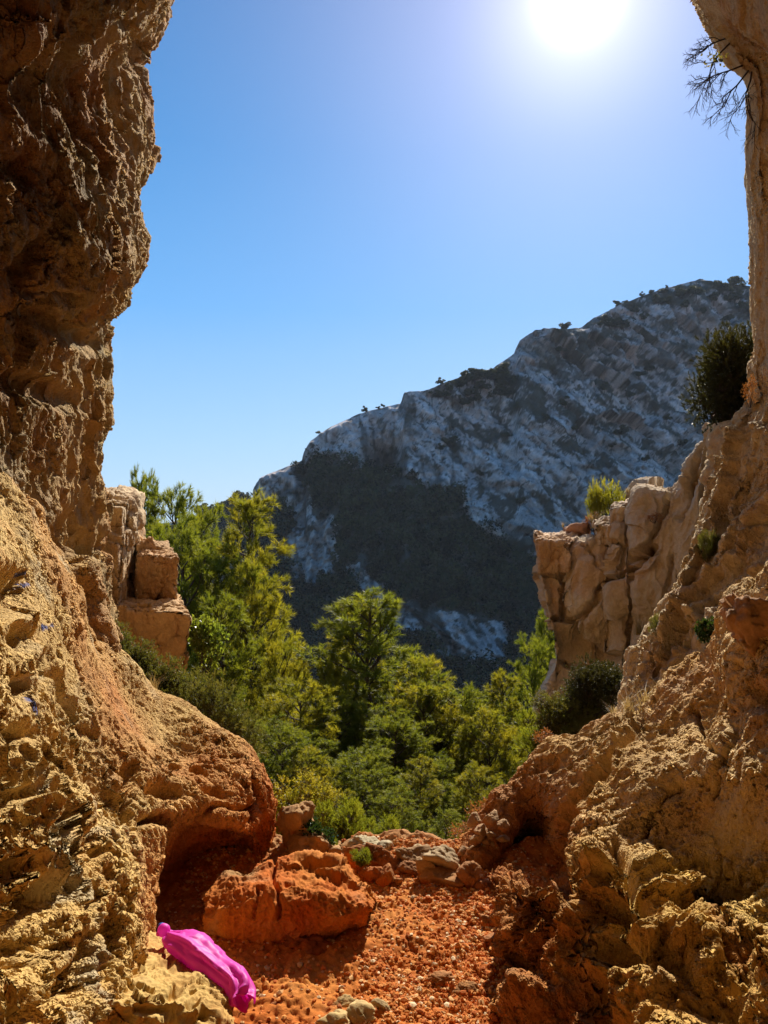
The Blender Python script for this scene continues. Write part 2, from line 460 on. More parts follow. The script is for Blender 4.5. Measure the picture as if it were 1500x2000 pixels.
# ------------------------------------------------------------------ LEFT LOWER ROCK SLOPE
R = [
 [(-700, 500, 1.40), (-250, 780, 2.2), (0, 950, 2.9), (90, 1075, 3.3), (180, 1232, 3.6), (240, 1290, 3.75), (350, 1380, 3.85), (440, 1440, 3.8), (510, 1490, 3.7), (540, 1545, 3.65), (548, 1600, 3.65), (546, 1665, 3.7)],
 [(-700, 800, 1.2), (-250, 1000, 1.7), (0, 1160, 2.15), (80, 1270, 2.5), (150, 1350, 2.8), (215, 1420, 3.05), (310, 1460, 3.4), (390, 1490, 3.5), (465, 1530, 3.5), (500, 1570, 3.52), (515, 1610, 3.54), (520, 1670, 3.62)],
 [(-700, 1100, 1.1), (-250, 1250, 1.5), (0, 1400, 1.95), (60, 1450, 2.2), (120, 1500, 2.45), (190, 1530, 2.7), (270, 1545, 2.95), (350, 1565, 3.2), (430, 1595, 3.32), (470, 1615, 3.38), (490, 1635, 3.46), (500, 1678, 3.6)],
 [(-700, 1400, 1.0), (-250, 1500, 1.3), (0, 1620, 1.65), (60, 1650, 1.9), (110, 1670, 2.1), (180, 1680, 2.35), (268, 1650, 2.62), (330, 1625, 3.2), (400, 1645, 3.5), (440, 1655, 3.65), (465, 1665, 3.75), (480, 1682, 3.8)],
 [(-700, 1700, .9), (-250, 1750, 1.15), (0, 1820, 1.5), (60, 1830, 1.7), (110, 1840, 1.9), (190, 1840, 2.15), (276, 1780, 2.50), (292, 1770, 3.3), (370, 1750, 3.75), (420, 1750, 3.85), (450, 1745, 3.9), (475, 1745, 3.9)],
 [(-700, 2000, .8), (-250, 2000, 1.05), (0, 2050, 1.35), (60, 2050, 1.55), (110, 2050, 1.7), (185, 2040, 1.95), (256, 1990, 2.2), (280, 1880, 3.1), (360, 1860, 3.4), (410, 1850, 3.5), (440, 1840, 3.6), (470, 1830, 3.7)],
 [(-700, 2500, .8), (-250, 2500, 1.0), (0, 2500, 1.25), (60, 2500, 1.4), (110, 2450, 1.55), (185, 2400, 1.75), (255, 2250, 2.0), (275, 1980, 3.0), (355, 1960, 3.2), (405, 1950, 3.3), (435, 1940, 3.4), (465, 1920, 3.5)],
]
R = [[(x - 25, y + 60, d + .9) for x, y, d in R[0]], [(x - 4, y + 8, d + .25) for x, y, d in R[0]]] + R
it = [('pit', 250, 1525, 9, 22, 0, .07), ('pit', 8, 1160, 42, 40, 20, .22), ('pit', 40, 1250, 26, 28, 0, .13), ('pit', 90, 1300, 12, 24, -5, .10), ('pit', 20, 1350, 26, 20, 0, .12),
      ('pit', 48, 1340, 10, 10, 0, .09), ('pit', 130, 1355, 12, 40, -25, .08), ('pit', 15, 1440, 24, 16, 0, .10), ('pit', 150, 1395, 10, 18, 0, .06),
      ('pit', 320, 1545, 34, 16, 15, .13), ('pit', 305, 1600, 22, 12, -20, .09), ('pit', 160, 1640, 9, 26, 5, .09), ('pit', 172, 1675, 8, 12, 0, .07), ('pit', 130, 1620, 11, 9, 0, .06),
      ('pit', 80, 1760, 42, 40, -20, .12), ('pit', 50, 1850, 34, 60, 10, .14), ('pit', 150, 1780, 10, 30, 20, .08), ('pit', 190, 1860, 22, 70, 5, .14), ('pit', 120, 1920, 20, 60, 12, .15),
      ('pit', 235, 1775, 8, 20, 0, .07), ('pit', 20, 1700, 40, 18, -15, .1), ('pit', 85, 1590, 12, 8, 0, .05), ('pit', 20, 1560, 22, 10, -25, .07), ('pit', 35, 1960, 24, 40, 0, .15),
      ('pit', 238, 1600, 8, 7, 0, .05), ('pit', 340, 1490, 10, 5, 20, .05), ('pit', 390, 1500, 14, 6, 20, .06), ('pit', 420, 1545, 22, 10, 0, .08),
      ('crack', [(250, 1560), (262, 1640), (270, 1720), (262, 1800)], 5, .05), ('crack', [(500, 1500), (510, 1560), (490, 1620)], 6, .06), ('crack', [(380, 1600), (440, 1570), (500, 1575)], 6, .05)]
def nz(P, sx, sy, N):
    k = sstep(350, 100, sx) * sstep(1300, 1600, sy)
    k2 = 1 - .55 * sstep(1560, 1400, sy) * sstep(150, 260, sx)
    Q = P * (1, 1, .6)
    return (.045 + .03 * k) * fbm(Q, 2.2, 3, .5, 31) + k2 * (.010 + .016 * k) * facet(P, 4.5, 36, .8, .6) + k2 * (.004 + .007 * k) * facet(P, 13, 37) + k2 * (.008 + .016 * k) * fbm(P, 7, 3, .5, 32) + k2 * (.007 + .010 * k) * fbm(Q, 18, 3, .5, 35, 'ridge')
P, fc, sx, sy, N = loft(R, 2.3, nz, it)
n1 = fbm(P, 1.8, 4, .55, 41)
redz = sstep(.55, .05, P[:, 2] + .12 * n1) * sstep(230, 330, sx)
tn = lerp(np.array((.66, .45, .18)), np.array((.62, .33, .12)), sstep(0, .8, n1) * .7)
tn = lerp(tn, np.array((.66, .44, .16)), sstep(1500, 1750, sy) * sstep(320, 230, sx))
tn = lerp(tn, np.array((.60, .29, .09)), sstep(300, 480, sx) * sstep(1380, 1560, sy) * .7)
tn = lerp(tn, RED, redz * .95)
tn = lerp(tn, np.array((.54, .44, .27)), sstep(.35, .9, fbm(P, 3.0, 4, .6, 43)) * sstep(300, 180, sx) * .8)
for cx, cy, rx, ry in ((86, 1226, 10, 8), (72, 1205, 5, 8), (46, 1372, 9, 22), (58, 1140, 9, 7), (44, 1120, 8, 5), (54, 1395, 5, 14)):
    mk = np.exp(-(((sx - cx) / rx) ** 2 + ((sy - cy) / ry) ** 2)) + .35 * fbm(P, 40, 2, .5, 44)
    tn = lerp(tn, np.array((.04, .09, .35)), sstep(.45, .7, mk) * .85)
me = mesh("cave_wall_slope", P, fc, True, tn, M_SLOPE)
tag(link("cave_wall_slope", me), "sunlit tan pitted limestone slope at lower left with blue paint marks", kind="structure")

# ------------------------------------------------------------------ RIGHT WALL
edge = [(-900, 1050, 4.3), (-600, 1120, 4.4), (-400, 1180, 4.4), (-200, 1255, 4.4), (-60, 1322, 4.4), (0, 1350, 4.4), (60, 1388, 4.45), (110, 1426, 4.5), (145, 1462, 4.5), (200, 1473, 4.5), (330, 1471, 4.6),
        (420, 1477, 4.7), (560, 1476, 4.8), (640, 1478, 4.8), (690, 1472, 4.8), (715, 1458, 4.8), (745, 1461, 4.8), (775, 1463, 4.8), (810, 1436, 4.9), (850, 1412, 4.9), (920, 1392, 4.9), (1000, 1368, 4.85),
        (1100, 1336, 4.7), (1180, 1300, 4.6), (1240, 1272, 4.5), (1320, 1236, 4.35), (1390, 1208, 4.2), (1480, 1185, 4.1), (1600, 1180, 4.0)]
rows = []
for py, xe, d in edge:
    dr = 3.9 if py < 1000 else 3.9 - (py - 1000) / 600 * 1.0
    if py < 100: dr = 3.3
    f = lambda t: (xe + (1540 - xe) * t, py, d + (dr - d) * t)
    rows.append([(xe + 420, py, d + 3), (xe + 120, py, d + 1.9), (xe + 22, py, d + .7), (xe, py, d), f(.2), f(.5), f(.8), (1560, py, dr - .03), (1850, py, dr * .72), (2900, py, dr * .42)])
it = [('crack', [(1430, 840), (1400, 1000), (1385, 1060), (1350, 1130), (1300, 1250)], 7, .09), ('crack', [(1500, 960), (1450, 1080), (1400, 1120), (1330, 1200), (1290, 1290)], 8, .07),
      ('crack', [(1500, 1110), (1440, 1150), (1390, 1170), (1340, 1260), (1290, 1370)], 6, .05), ('crack', [(1470, 830), (1440, 940), (1425, 1010)], 6, .06),
      ('pit', 1455, 1040, 30, 60, 30, .08), ('pit', 1420, 1230, 20, 45, 30, .09), ('crack', [(1330, 1190), (1370, 1215), (1380, 1240)], 4, .05)]
def nz(P, sx, sy, N):
    # strata running up to the right
    Q = P @ np.array([[1, 0, 0], [0, 1, 0], [.45, .2, 1]]).T * (1, 1, .4)
    k = sstep(500, 900, sy)
    return .06 * fbm(Q, 1.8, 3, .5, 51) + (.01 + .018 * k) * facet(Q, 3.2, 54) + (.004 + .007 * k) * facet(Q, 9, 55) + (.006 + .012 * k) * fbm(Q, 6, 3, .5, 52, 'ridge') + (.004 + .008 * k) * fbm(Q, 18, 3, .5, 53, 'ridge')
P, fc, sx, sy, N = loft(rows, 2.6, nz, it)
n1 = fbm(P, 1.6, 4, .55, 61)
tn = lerp(np.array((.62, .47, .28)), np.array((.66, .53, .34)), sstep(-.3, .6, n1))
tn = lerp(tn, np.array((.44, .28, .16)), sstep(.2, .8, fbm(P, 3, 4, .6, 62)) * .5)
me = mesh("cave_wall_right", P, fc, True, tn, M_WALL)
tag(link("cave_wall_right", me), "sloping tan limestone wall rising along the right edge", kind="structure")

# ------------------------------------------------------------------ RIGHT LOWER ROCKS
R = [
 [(893, 1692, 3.6), (925, 1650, 3.65), (955, 1580, 3.75), (1000, 1508, 3.85), (1060, 1468, 3.9), (1130, 1430, 3.9), (1190, 1400, 3.9), (1250, 1396, 3.8), (1310, 1335, 3.8), (1392, 1290, 3.6), (1436, 1178, 3.4), (1520, 1120, 3.1), (1750, 1000, 2.4), (2500, 800, 1.4)],
 [(900, 1715, 3.45), (945, 1690, 3.5), (985, 1630, 3.65), (1040, 1570, 3.7), (1090, 1520, 3.6), (1150, 1490, 3.5), (1210, 1460, 3.45), (1270, 1450, 3.4), (1340, 1420, 3.3), (1420, 1390, 3.1), (1470, 1330, 2.9), (1560, 1300, 2.6), (1800, 1250, 2.0), (2500, 1200, 1.2)],
 [(950, 1740, 3.5), (975, 1720, 3.7), (1005, 1685, 3.9), (1055, 1640, 3.75), (1105, 1600, 3.35), (1170, 1560, 3.2), (1250, 1530, 3.05), (1310, 1520, 3.0), (1370, 1500, 2.9), (1440, 1480, 2.75), (1500, 1450, 2.6), (1600, 1450, 2.3), (1850, 1450, 1.8), (2500, 1500, 1.1)],
 [(962, 1735, 3.3), (990, 1718, 3.5), (1020, 1705, 3.6), (1070, 1692, 3.35), (1120, 1660, 3.05), (1180, 1640, 2.95), (1260, 1640, 2.88), (1320, 1650, 2.85), (1390, 1640, 2.75), (1450, 1640, 2.6), (1520, 1620, 2.45), (1620, 1620, 2.1), (1850, 1650, 1.65), (2500, 1750, 1.0)],
 [(972, 1740, 2.95), (1000, 1728, 2.9), (1040, 1718, 2.85), (1100, 1700, 2.8), (1150, 1685, 2.68), (1210, 1680, 2.62), (1280, 1705, 2.6), (1330, 1755, 2.65), (1400, 1790, 2.6), (1470, 1810, 2.45), (1540, 1810, 2.2), (1640, 1800, 1.95), (1850, 1850, 1.5), (2500, 2000, .95)],
 [(970, 1790, 2.88), (1003, 1800, 2.72), (1045, 1800, 2.65), (1110, 1790, 2.55), (1170, 1780, 2.45), (1230, 1790, 2.35), (1290, 1810, 2.3), (1350, 1850, 2.25), (1420, 1880, 2.2), (1490, 1900, 2.05), (1560, 1920, 1.9), (1650, 1950, 1.7), (1850, 2000, 1.35), (2500, 2200, .9)],
 [(990, 1870, 2.75), (1030, 1890, 2.6), (1070, 1890, 2.5), (1130, 1880, 2.4), (1190, 1880, 2.3), (1250, 1900, 2.15), (1310, 1930, 2.1), (1370, 1960, 2.0), (1440, 1990, 1.9), (1510, 2020, 1.8), (1580, 2050, 1.7), (1670, 2100, 1.5), (1850, 2200, 1.2), (2500, 2500, .85)],
 [(1005, 1980, 2.5), (1030, 2010, 2.4), (1070, 2030, 2.3), (1130, 2050, 2.2), (1190, 2060, 2.1), (1250, 2080, 2.0), (1310, 2100, 1.9), (1370, 2130, 1.85), (1440, 2160, 1.75), (1510, 2200, 1.65), (1580, 2250, 1.55), (1670, 2300, 1.4), (1850, 2400, 1.15), (2500, 2700, .8)],
]
R = [[(x + 20, y + 90, d + .9) for x, y, d in R[0]], [(x + 3, y + 10, d + .2) for x, y, d in R[0]]] + R + [[(x, y + 280, d - .02) for x, y, d in R[-1]]]
it = [('crack', [(1255, 1400), (1230, 1440), (1180, 1490), (1120, 1560), (1100, 1620)], 7, .10), ('crack', [(1100, 1640), (1090, 1700), (1110, 1760), (1080, 1830), (1040, 1900)], 9, .13),
      ('crack', [(1290, 1660), (1310, 1720), (1360, 1760), (1430, 1790), (1500, 1840)], 10, .14), ('crack', [(1320, 1540), (1270, 1590), (1260, 1640)], 6, .06),
      ('pit', 1045, 1680, 30, 32, 0, .16), ('pit', 1195, 1770, 26, 18, 20, .10), ('pit', 1240, 1800, 24, 20, 0, .10), ('pit', 1220, 1870, 60, 24, 15, .12), ('pit', 1320, 1900, 50, 26, 25, .14),
      ('pit', 1020, 1860, 16, 50, 0, .07), ('pit', 1480, 1360, 12, 24, 0, .12), ('crack', [(1365, 1400), (1370, 1450), (1410, 1480)], 5, .05), ('crack', [(1440, 1420), (1400, 1500), (1390, 1560)], 5, .05),
      ('pit', 1180, 1700, 24, 16, -20, -.09), ('pit', 1300, 1740, 40, 16, 20, -.07), ('pit', 1130, 1790, 22, 40, 10, -.08), ('pit', 1180, 1900, 24, 16, 0, -.08), ('pit', 1050, 1960, 30, 20, -30, -.06),
      ('pit', 1290, 1860, 22, 14, 0, .08), ('pit', 1400, 1860, 34, 12, 25, .08), ('pit', 1370, 1820, 30, 10, 20, -.06), ('crack', [(1200, 1650), (1240, 1690), (1230, 1740), (1270, 1790)], 7, .08)]
def nz(P, sx, sy, N):
    k = sstep(1600, 1720, sy)
    s = sstep(1150, 1250, sx) * sstep(1520, 1560, sy) * sstep(1700, 1660, sy)   # smoother shaded face
    return (.05 + .04 * k) * fbm(P, 2.4, 3, .5, 71) + (.015 + .020 * k) * (1 - .6 * s) * facet(P, 3.2, 74, .6, .6) + (.005 + .005 * k) * (1 - .5 * s) * facet(P, 12, 75) + (.012 + .024 * k) * (1 - .6 * s) * fbm(P, 6.5, 3, .5, 72) + (.009 + .009 * k) * (1 - .6 * s) * fbm(P, 17, 3, .5, 73, 'ridge')
P, fc, sx, sy, N = loft(R, 2.4, nz, it)
n1 = fbm(P, 2, 4, .55, 81)
tn = lerp(np.array((.66, .46, .22)), np.array((.62, .40, .16)), sstep(-.2, .8, n1))
tn = lerp(tn, np.array((.64, .42, .12)), sstep(1620, 1740, sy) * .9)
redz = sstep(.62, .12, P[:, 2] + .10 * n1) * sstep(1300, 1050, sx + 90 * n1)
tn = lerp(tn, np.array((.42, .15, .04)), redz * .85)
tn = lerp(tn, np.array((.36, .11, .03)), sstep(.4, .8, fbm(P, 2.6, 3, .5, 83)) * sstep(1750, 1850, sy) * .6)
me = mesh("cave_wall_boulders", P, fc, True, tn, M_SLOPE)
tag(link("cave_wall_boulders", me), "lumpy ochre limestone mass at the lower right", kind="structure")

# ------------------------------------------------------------------ CAVE SHELL (roof and back, above and behind the camera)
rows = []
V = []
ys = [(4.3, 1.0), (3, 1.0), (1, 1.05), (-1, 1.08), (-3, 1.0), (-4.5, .75), (-5.3, .35), (-5.6, .02)]
T = np.linspace(0, math.pi, 60)
yy = np.interp(np.linspace(0, 7, 50), range(8), [a for a, b in ys]); ss = np.interp(np.linspace(0, 7, 50), range(8), [b for a, b in ys])
for y, s in zip(yy, ss):
    for t in T:
        V.append((3.3 * s * math.copysign(abs(math.cos(t)) ** .6, math.cos(t)), y, -.6 + 7.2 * s * math.sin(t) ** .7))
V = np.array(V); V = V + .3 * np.stack([fbm(V, .7, 4, .5, s) for s in (1, 2, 3)], -1)
me = mesh("cave_roof", V, grid_faces(50, 60), True, np.tile(TAN * .8, (len(V), 1)), rock_mat("limestone_roof", method='BUMP'))
tag(link("cave_roof", me), kind="structure")

# ------------------------------------------------------------------ THE MOUNTAIN ACROSS THE VALLEY
SKY_ = [(-400, 1040), (-100, 1035), (200, 1030), (330, 1022), (385, 1008), (400, 1000), (440, 986), (470, 979), (496, 976), (499, 950), (510, 934), (560, 913), (594, 899), (599, 880), (612, 860), (640, 840), (700, 809), (760, 793), (781, 789), (790, 766), (830, 762), (870, 746),
        (900, 736), (960, 722), (1003, 692), (1014, 665), (1045, 645), (1100, 645), (1135, 641), (1160, 620), (1210, 595), (1260, 576), (1330, 556), (1360, 550), (1430, 556), (1475, 562), (1520, 572), (1650, 600), (1900, 660), (2300, 760)]
SKX = np.array([a for a, b in SKY_], float); SKYY = np.array([b for a, b in SKY_], float)
def dtop(px): return np.interp(px, [-400, 380, 496, 500, 780, 1000, 1400, 2300], [330, 300, 285, 225, 235, 250, 285, 260])
def poly_in(px, py, poly):
    ins = np.zeros(len(px), bool); n = len(poly)
    for i in range(n):
        x0, y0 = poly[i]; x1, y1 = poly[(i + 1) % n]
        if y0 == y1: continue
        c = ((y0 > py) != (y1 > py)) & (px < (x1 - x0) * (py - y0) / (y1 - y0) + x0)
        ins ^= c
    return ins
VEG = [[(640, 912), (690, 925), (790, 928), (830, 950), (852, 974), (885, 974), (903, 1020), (950, 1058), (1030, 1103), (1110, 1110), (1200, 1160), (1200, 1500), (300, 1500), (300, 1040), (400, 1030), (497, 995), (520, 1000), (560, 1010), (575, 1040), (560, 1090), (600, 1150), (640, 1120), (650, 1040), (610, 1000), (600, 950)],
       [(385, 1012), (400, 1000), (440, 986), (470, 979), (497, 976), (500, 1000), (540, 990), (566, 1000), (560, 1100), (380, 1100)],
       [(560, 925), (600, 902), (680, 905), (690, 925), (600, 950), (590, 940)]]
ROCKB = [[(668, 1110), (700, 1090), (760, 1160), (850, 1205), (900, 1195), (1000, 1232), (1012, 1290), (960, 1320), (925, 1300), (890, 1312), (850, 1260), (780, 1240), (720, 1190), (690, 1170)],
         [(570, 1025), (650, 1010), (668, 1040), (640, 1120), (600, 1140), (560, 1090)]]
SCRUB = [(1050, 790, 190, 40, 18), (900, 745, 60, 22, -20), (1150, 700, 90, 16, 5), (1180, 830, 90, 34, 30), (1000, 870, 60, 22, 40), (1330, 580, 150, 26, -3), (1200, 640, 80, 20, -30), (880, 870, 22, 34, 40), (1290, 880, 60, 40, 20), (960, 1010, 60, 20, 50), (1060, 950, 70, 16, 45),
         (1180, 910, 18, 60, 20), (1230, 760, 90, 14, 0), (1400, 690, 60, 20, 10), (940, 930, 14, 50, 20), (760, 880, 14, 20, 0), (540, 960, 14, 10, 0), (1120, 760, 120, 20, 20), (1240, 1000, 60, 40, 30), (1100, 870, 100, 20, 35)]
cx_ = np.arange(-400, 2301, 2.6); cx_ = np.concatenate([cx_[cx_ < 0][::6], cx_[(cx_ >= 0) & (cx_ <= 1520)], cx_[cx_ > 1520][::6]])
vv = np.concatenate([np.linspace(-.25, -.01, 10), np.linspace(0, 1, 300)])
PX, VV = np.meshgrid(cx_, vv, indexing='xy')
YT = np.interp(PX, SKX, SKYY)
PY = np.where(VV >= 0, YT + VV * (1500 - YT), YT - VV * 500)
DT = dtop(PX)
D = np.where(VV >= 0, DT - .115 * (PY - YT), DT - VV * 400)
px, py = PX.ravel(), PY.ravel()
flat0 = Wn(np.stack([px, py, D.ravel()], -1))
wx = px + 16 * fbm(flat0, .07, 5, .65, 101) ; wy = py + 14 * fbm(flat0, .07, 5, .65, 102)
veg = np.zeros(len(px))
for p in VEG: veg = np.maximum(veg, poly_in(wx, wy, p))
for p in ROCKB: veg = np.where(poly_in(wx, wy, p), 0, veg)
for cx, cy, rx, ry, an in SCRUB:
    a = math.radians(an); u = ((wx - cx) * math.cos(a) + (wy - cy) * math.sin(a)) / (rx * .8); v = (-(wx - cx) * math.sin(a) + (wy - cy) * math.cos(a)) / (ry * .7)
    veg = np.maximum(veg, .80 * np.exp(-(u * u + v * v) ** 1.5))
# slabs dipping down to the right: noise stretched along that diagonal
a = math.radians(48)
Q = flat0.copy(); u = Q[:, 0] * math.cos(a) - Q[:, 2] * math.sin(a); v = Q[:, 0] * math.sin(a) + Q[:, 2] * math.cos(a)
Q = np.stack([u * .30, Q[:, 1] * .5, v], -1)
steep = sstep(760, 1000, px) * .6 + .4
ver = flat0 * (1, .5, .22)
g = 3.2 * fbm(flat0, .022, 3, .5, 103) + 5.0 * steep * facet(Q, .045, 130) + 2.2 * steep * facet(Q, .14, 131) + 3.5 * (1.1 - steep) * facet(ver, .05, 132) + .5 * facet(flat0, .35, 133) + steep * 1.8 * fbm(Q, .13, 4, .55, 104, 'ridge') + (1.2 - steep) * 2.0 * fbm(ver, .11, 4, .55, 105, 'ridge') + .6 * fbm(flat0, .30, 4, .6, 106) + 1.2 * fbm(flat0 * (1, 1, .15), .35, 3, .5, 134, 'ridge') * (1.1 - steep)
f1, f2, cid = voro(flat0 * (1, .6, .6), .10, 3)
g = g - .8 * (1 - sstep(.0, .08, f2 - f1))
g = g * (1 - .3 * veg) 
# overhang hollow and buttresses
g = g - 14 * np.exp(-(((px - 745) / 32) ** 2 + ((py - 900) / 32) ** 2) ** 1.4) - 3.5 * np.exp(-(((px - 745) / 60) ** 2 + ((py - 870) / 60) ** 2))
g = g * (1 - .8 * np.exp(-((VV.ravel()) / .012) ** 2))
Pm = flat0.copy(); Pm[:, 1] -= g; Pm[:, 2] += .35 * g * .5; Pm[:, 0] += .2 * fbm(flat0, .3, 3, .5, 107)
# scattered low scrub in the cracks
wob = .55 * fbm(flat0, .22, 4, .6, 120) + .35 * fbm(flat0, .9, 3, .6, 121)
lines = fbm(Q, .13, 4, .55, 122, 'ridge') + .35 * fbm(flat0, .6, 3, .6, 123)
right = sstep(620, 900, px)
vegm = sstep(.45, .62, veg + (wob - .1) * .75 * (veg < .95)) 
vegm = np.maximum(vegm, sstep(1.05, 1.3, lines - .12 + .25 * fbm(flat0, .03, 3, .5, 124)) * right)
top = sstep(150, 30, py - YT.ravel()) * sstep(900, 1150, px)
vegm = np.maximum(vegm, top * sstep(.0, .3, fbm(flat0 * (1, 1, 2), .16, 4, .62, 109)))
dots = sstep(.42, .6, fbm(flat0, .75, 3, .6, 112))
vegm = np.maximum(vegm, dots * .85)
lime = lerp(np.array((.60, .50, .45)), np.array((.50, .41, .36)), sstep(-.2, .8, fbm(flat0, .06, 4, .6, 110)))
lime = lerp(lime, np.array((.64, .56, .51)), sstep(.1, .7, fbm(ver, .3, 3, .6, 111)) * .6)
Qa = Q * (.6, .5, 1)
l1 = sstep(.95, 1.25, fbm(Qa, .20, 2, .5, 113, 'ridge') + .2 * fbm(flat0, .4, 2, .5, 114)) * sstep(700, 900, px)
l2 = sstep(.92, 1.25, fbm(flat0 * (1, .4, .16), .22, 2, .5, 115, 'ridge') + .2 * fbm(flat0, .4, 2, .5, 116)) * sstep(1050, 850, px)
l3 = sstep(1.0, 1.3, fbm(flat0 * (.3, .4, 1), .16, 2, .5, 117, 'ridge') + .2 * fbm(flat0, .4, 2, .5, 118)) * sstep(900, 1100, px) * sstep(900, 780, py)
lime = lerp(lime, np.array((.07, .065, .05)), np.clip(np.maximum(np.maximum(l1, l2), l3), 0, 1) * .85)  # shadow lines of cracks and ledges painted into the limestone colour
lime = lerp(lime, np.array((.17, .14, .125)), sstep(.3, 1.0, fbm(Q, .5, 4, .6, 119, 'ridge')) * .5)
lime = lerp(lime, np.array((.13, .10, .08)), np.exp(-(((px - 742) / 36) ** 2 + ((py - 895) / 34) ** 2) ** 1.5) * .75)  # shade inside the carved hollow painted into the colour as well
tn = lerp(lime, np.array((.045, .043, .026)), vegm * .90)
M_MTN, t_ = new_mat("far_limestone")
o_ = N_(t_, "ShaderNodeOutputMaterial"); b_ = N_(t_, "ShaderNodeBsdfPrincipled", Roughness=.95); b_.inputs['Specular IOR Level'].default_value = .05
a_ = N_(t_, "ShaderNodeAttribute", attribute_name="tint"); tc_ = N_(t_, "ShaderNodeTexCoord")
n_ = N_(t_, "ShaderNodeTexNoise", Scale=1.3, Detail=6.0, Roughness=.65); t_.links.new(tc_.outputs['Object'], n_.inputs['Vector'])
r_ = N_(t_, "ShaderNodeMapRange"); r_.inputs[1].default_value = .3; r_.inputs[2].default_value = .6; r_.inputs[3].default_value = .75; r_.inputs[4].default_value = 1.25
t_.links.new(n_.outputs['Fac'], r_.inputs[0])
s_ = N_(t_, "ShaderNodeVectorMath", operation='SCALE'); t_.links.new(a_.outputs['Color'], s_.inputs[0]); t_.links.new(r_.outputs[0], s_.inputs['Scale'])
t_.links.new(s_.outputs[0], b_.inputs['Base Color']); t_.links.new(b_.outputs[0], o_.inputs['Surface'])
bp = N_(t_, "ShaderNodeBump", Strength=.8, Distance=.6); t_.links.new(n_.outputs['Fac'], bp.inputs['Height']); t_.links.new(bp.outputs[0], b_.inputs['Normal'])
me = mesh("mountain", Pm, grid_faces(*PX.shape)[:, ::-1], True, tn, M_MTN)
tag(link("mountain", me), "rocky grey limestone mountainside in shade across the valley", kind="structure")

# ------------------------------------------------------------------ FAR TREES
rs = np.random.RandomState(5)
def rand_dirs(n, r=rs):
    v = r.normal(size=(n, 3)); return v / np.linalg.norm(v, axis=1, keepdims=True)
def leaf_cloud(C, size, r=rs, elong=1.0):
    """one small triangle per centre"""
    n = len(C); a = rand_dirs(n, r) * size * elong; b = rand_dirs(n, r) * size
    V = np.stack([C - a * .5 - b * .3, C + a * .6, C - a * .2 + b * .7], 1).reshape(-1, 3)
    return V, np.arange(n * 3).reshape(-1, 3)
def tube(path, rad, sides=5):
    path = np.array(path, float); n = len(path)
    V = []
    for i in range(n):
        d = path[min(i + 1, n - 1)] - path[max(i - 1, 0)]; d = d / max(np.linalg.norm(d), 1e-9)
        u = np.cross(d, (0.31, .95, .05)); u /= max(np.linalg.norm(u), 1e-9); w = np.cross(d, u)
        t = np.arange(sides) / sides * 2 * math.pi
        V.append(path[i] + rad[i] * (np.cos(t)[:, None] * u + np.sin(t)[:, None] * w))
    V = np.concatenate(V); Fc = []
    for i in range(n - 1):
        for k in range(sides):
            a = i * sides + k; b = i * sides + (k + 1) % sides
            Fc.append((a, b, b + sides, a + sides))
    return V, np.array(Fc)
def merge(parts):
    V = []; Fc = []; o = 0
    for v, f in parts:
        V.append(v); Fc.append(f + o); o += len(v)
    return np.concatenate(V), np.concatenate(Fc)
far_protos = []
for k in range(4):
    r = np.random.RandomState(20 + k); Cs = []
    for b in range(9):
        c = r.normal(size=3) * (.22, .22, .17) + (0, 0, .55); rr = r.uniform(.18, .32)
        Cs.append(c + rand_dirs(130, r) * rr * r.uniform(.6, 1, size=(130, 1)) * (1, 1, .7))
    v, f = leaf_cloud(np.concatenate(Cs), .13, r)
    crown = mesh("crown", v, f, False, None, M_FAR)
    tv, tf = tube([(0, 0, -.15), (.03, 0, .25), (.0, .03, .6)], [.035, .03, .015])
    far_protos.append((crown, mesh("trunk", tv, tf, True, None, M_BARK)))
def mtn_point(qx, qy):
    i = np.argmin((px - qx) ** 2 + (py - qy) ** 2); return Pm[i]
def far_tree(qx, qy, hpx, label, group, k, sq=1.0):
    p = mtn_point(qx, qy); h = hpx / F * p[1]
    root = tag(link("pine_tree", None, loc=(p[0], p[1] - .3, p[2])), label, "tree", group)
    root.scale = (h * sq, h * sq, h); root.rotation_euler = (0, 0, k * 1.7)
    cr_, tr_ = far_protos[k % 4]
    link("crown", cr_, root); link("trunk", tr_, root)
rr = random.Random(3)
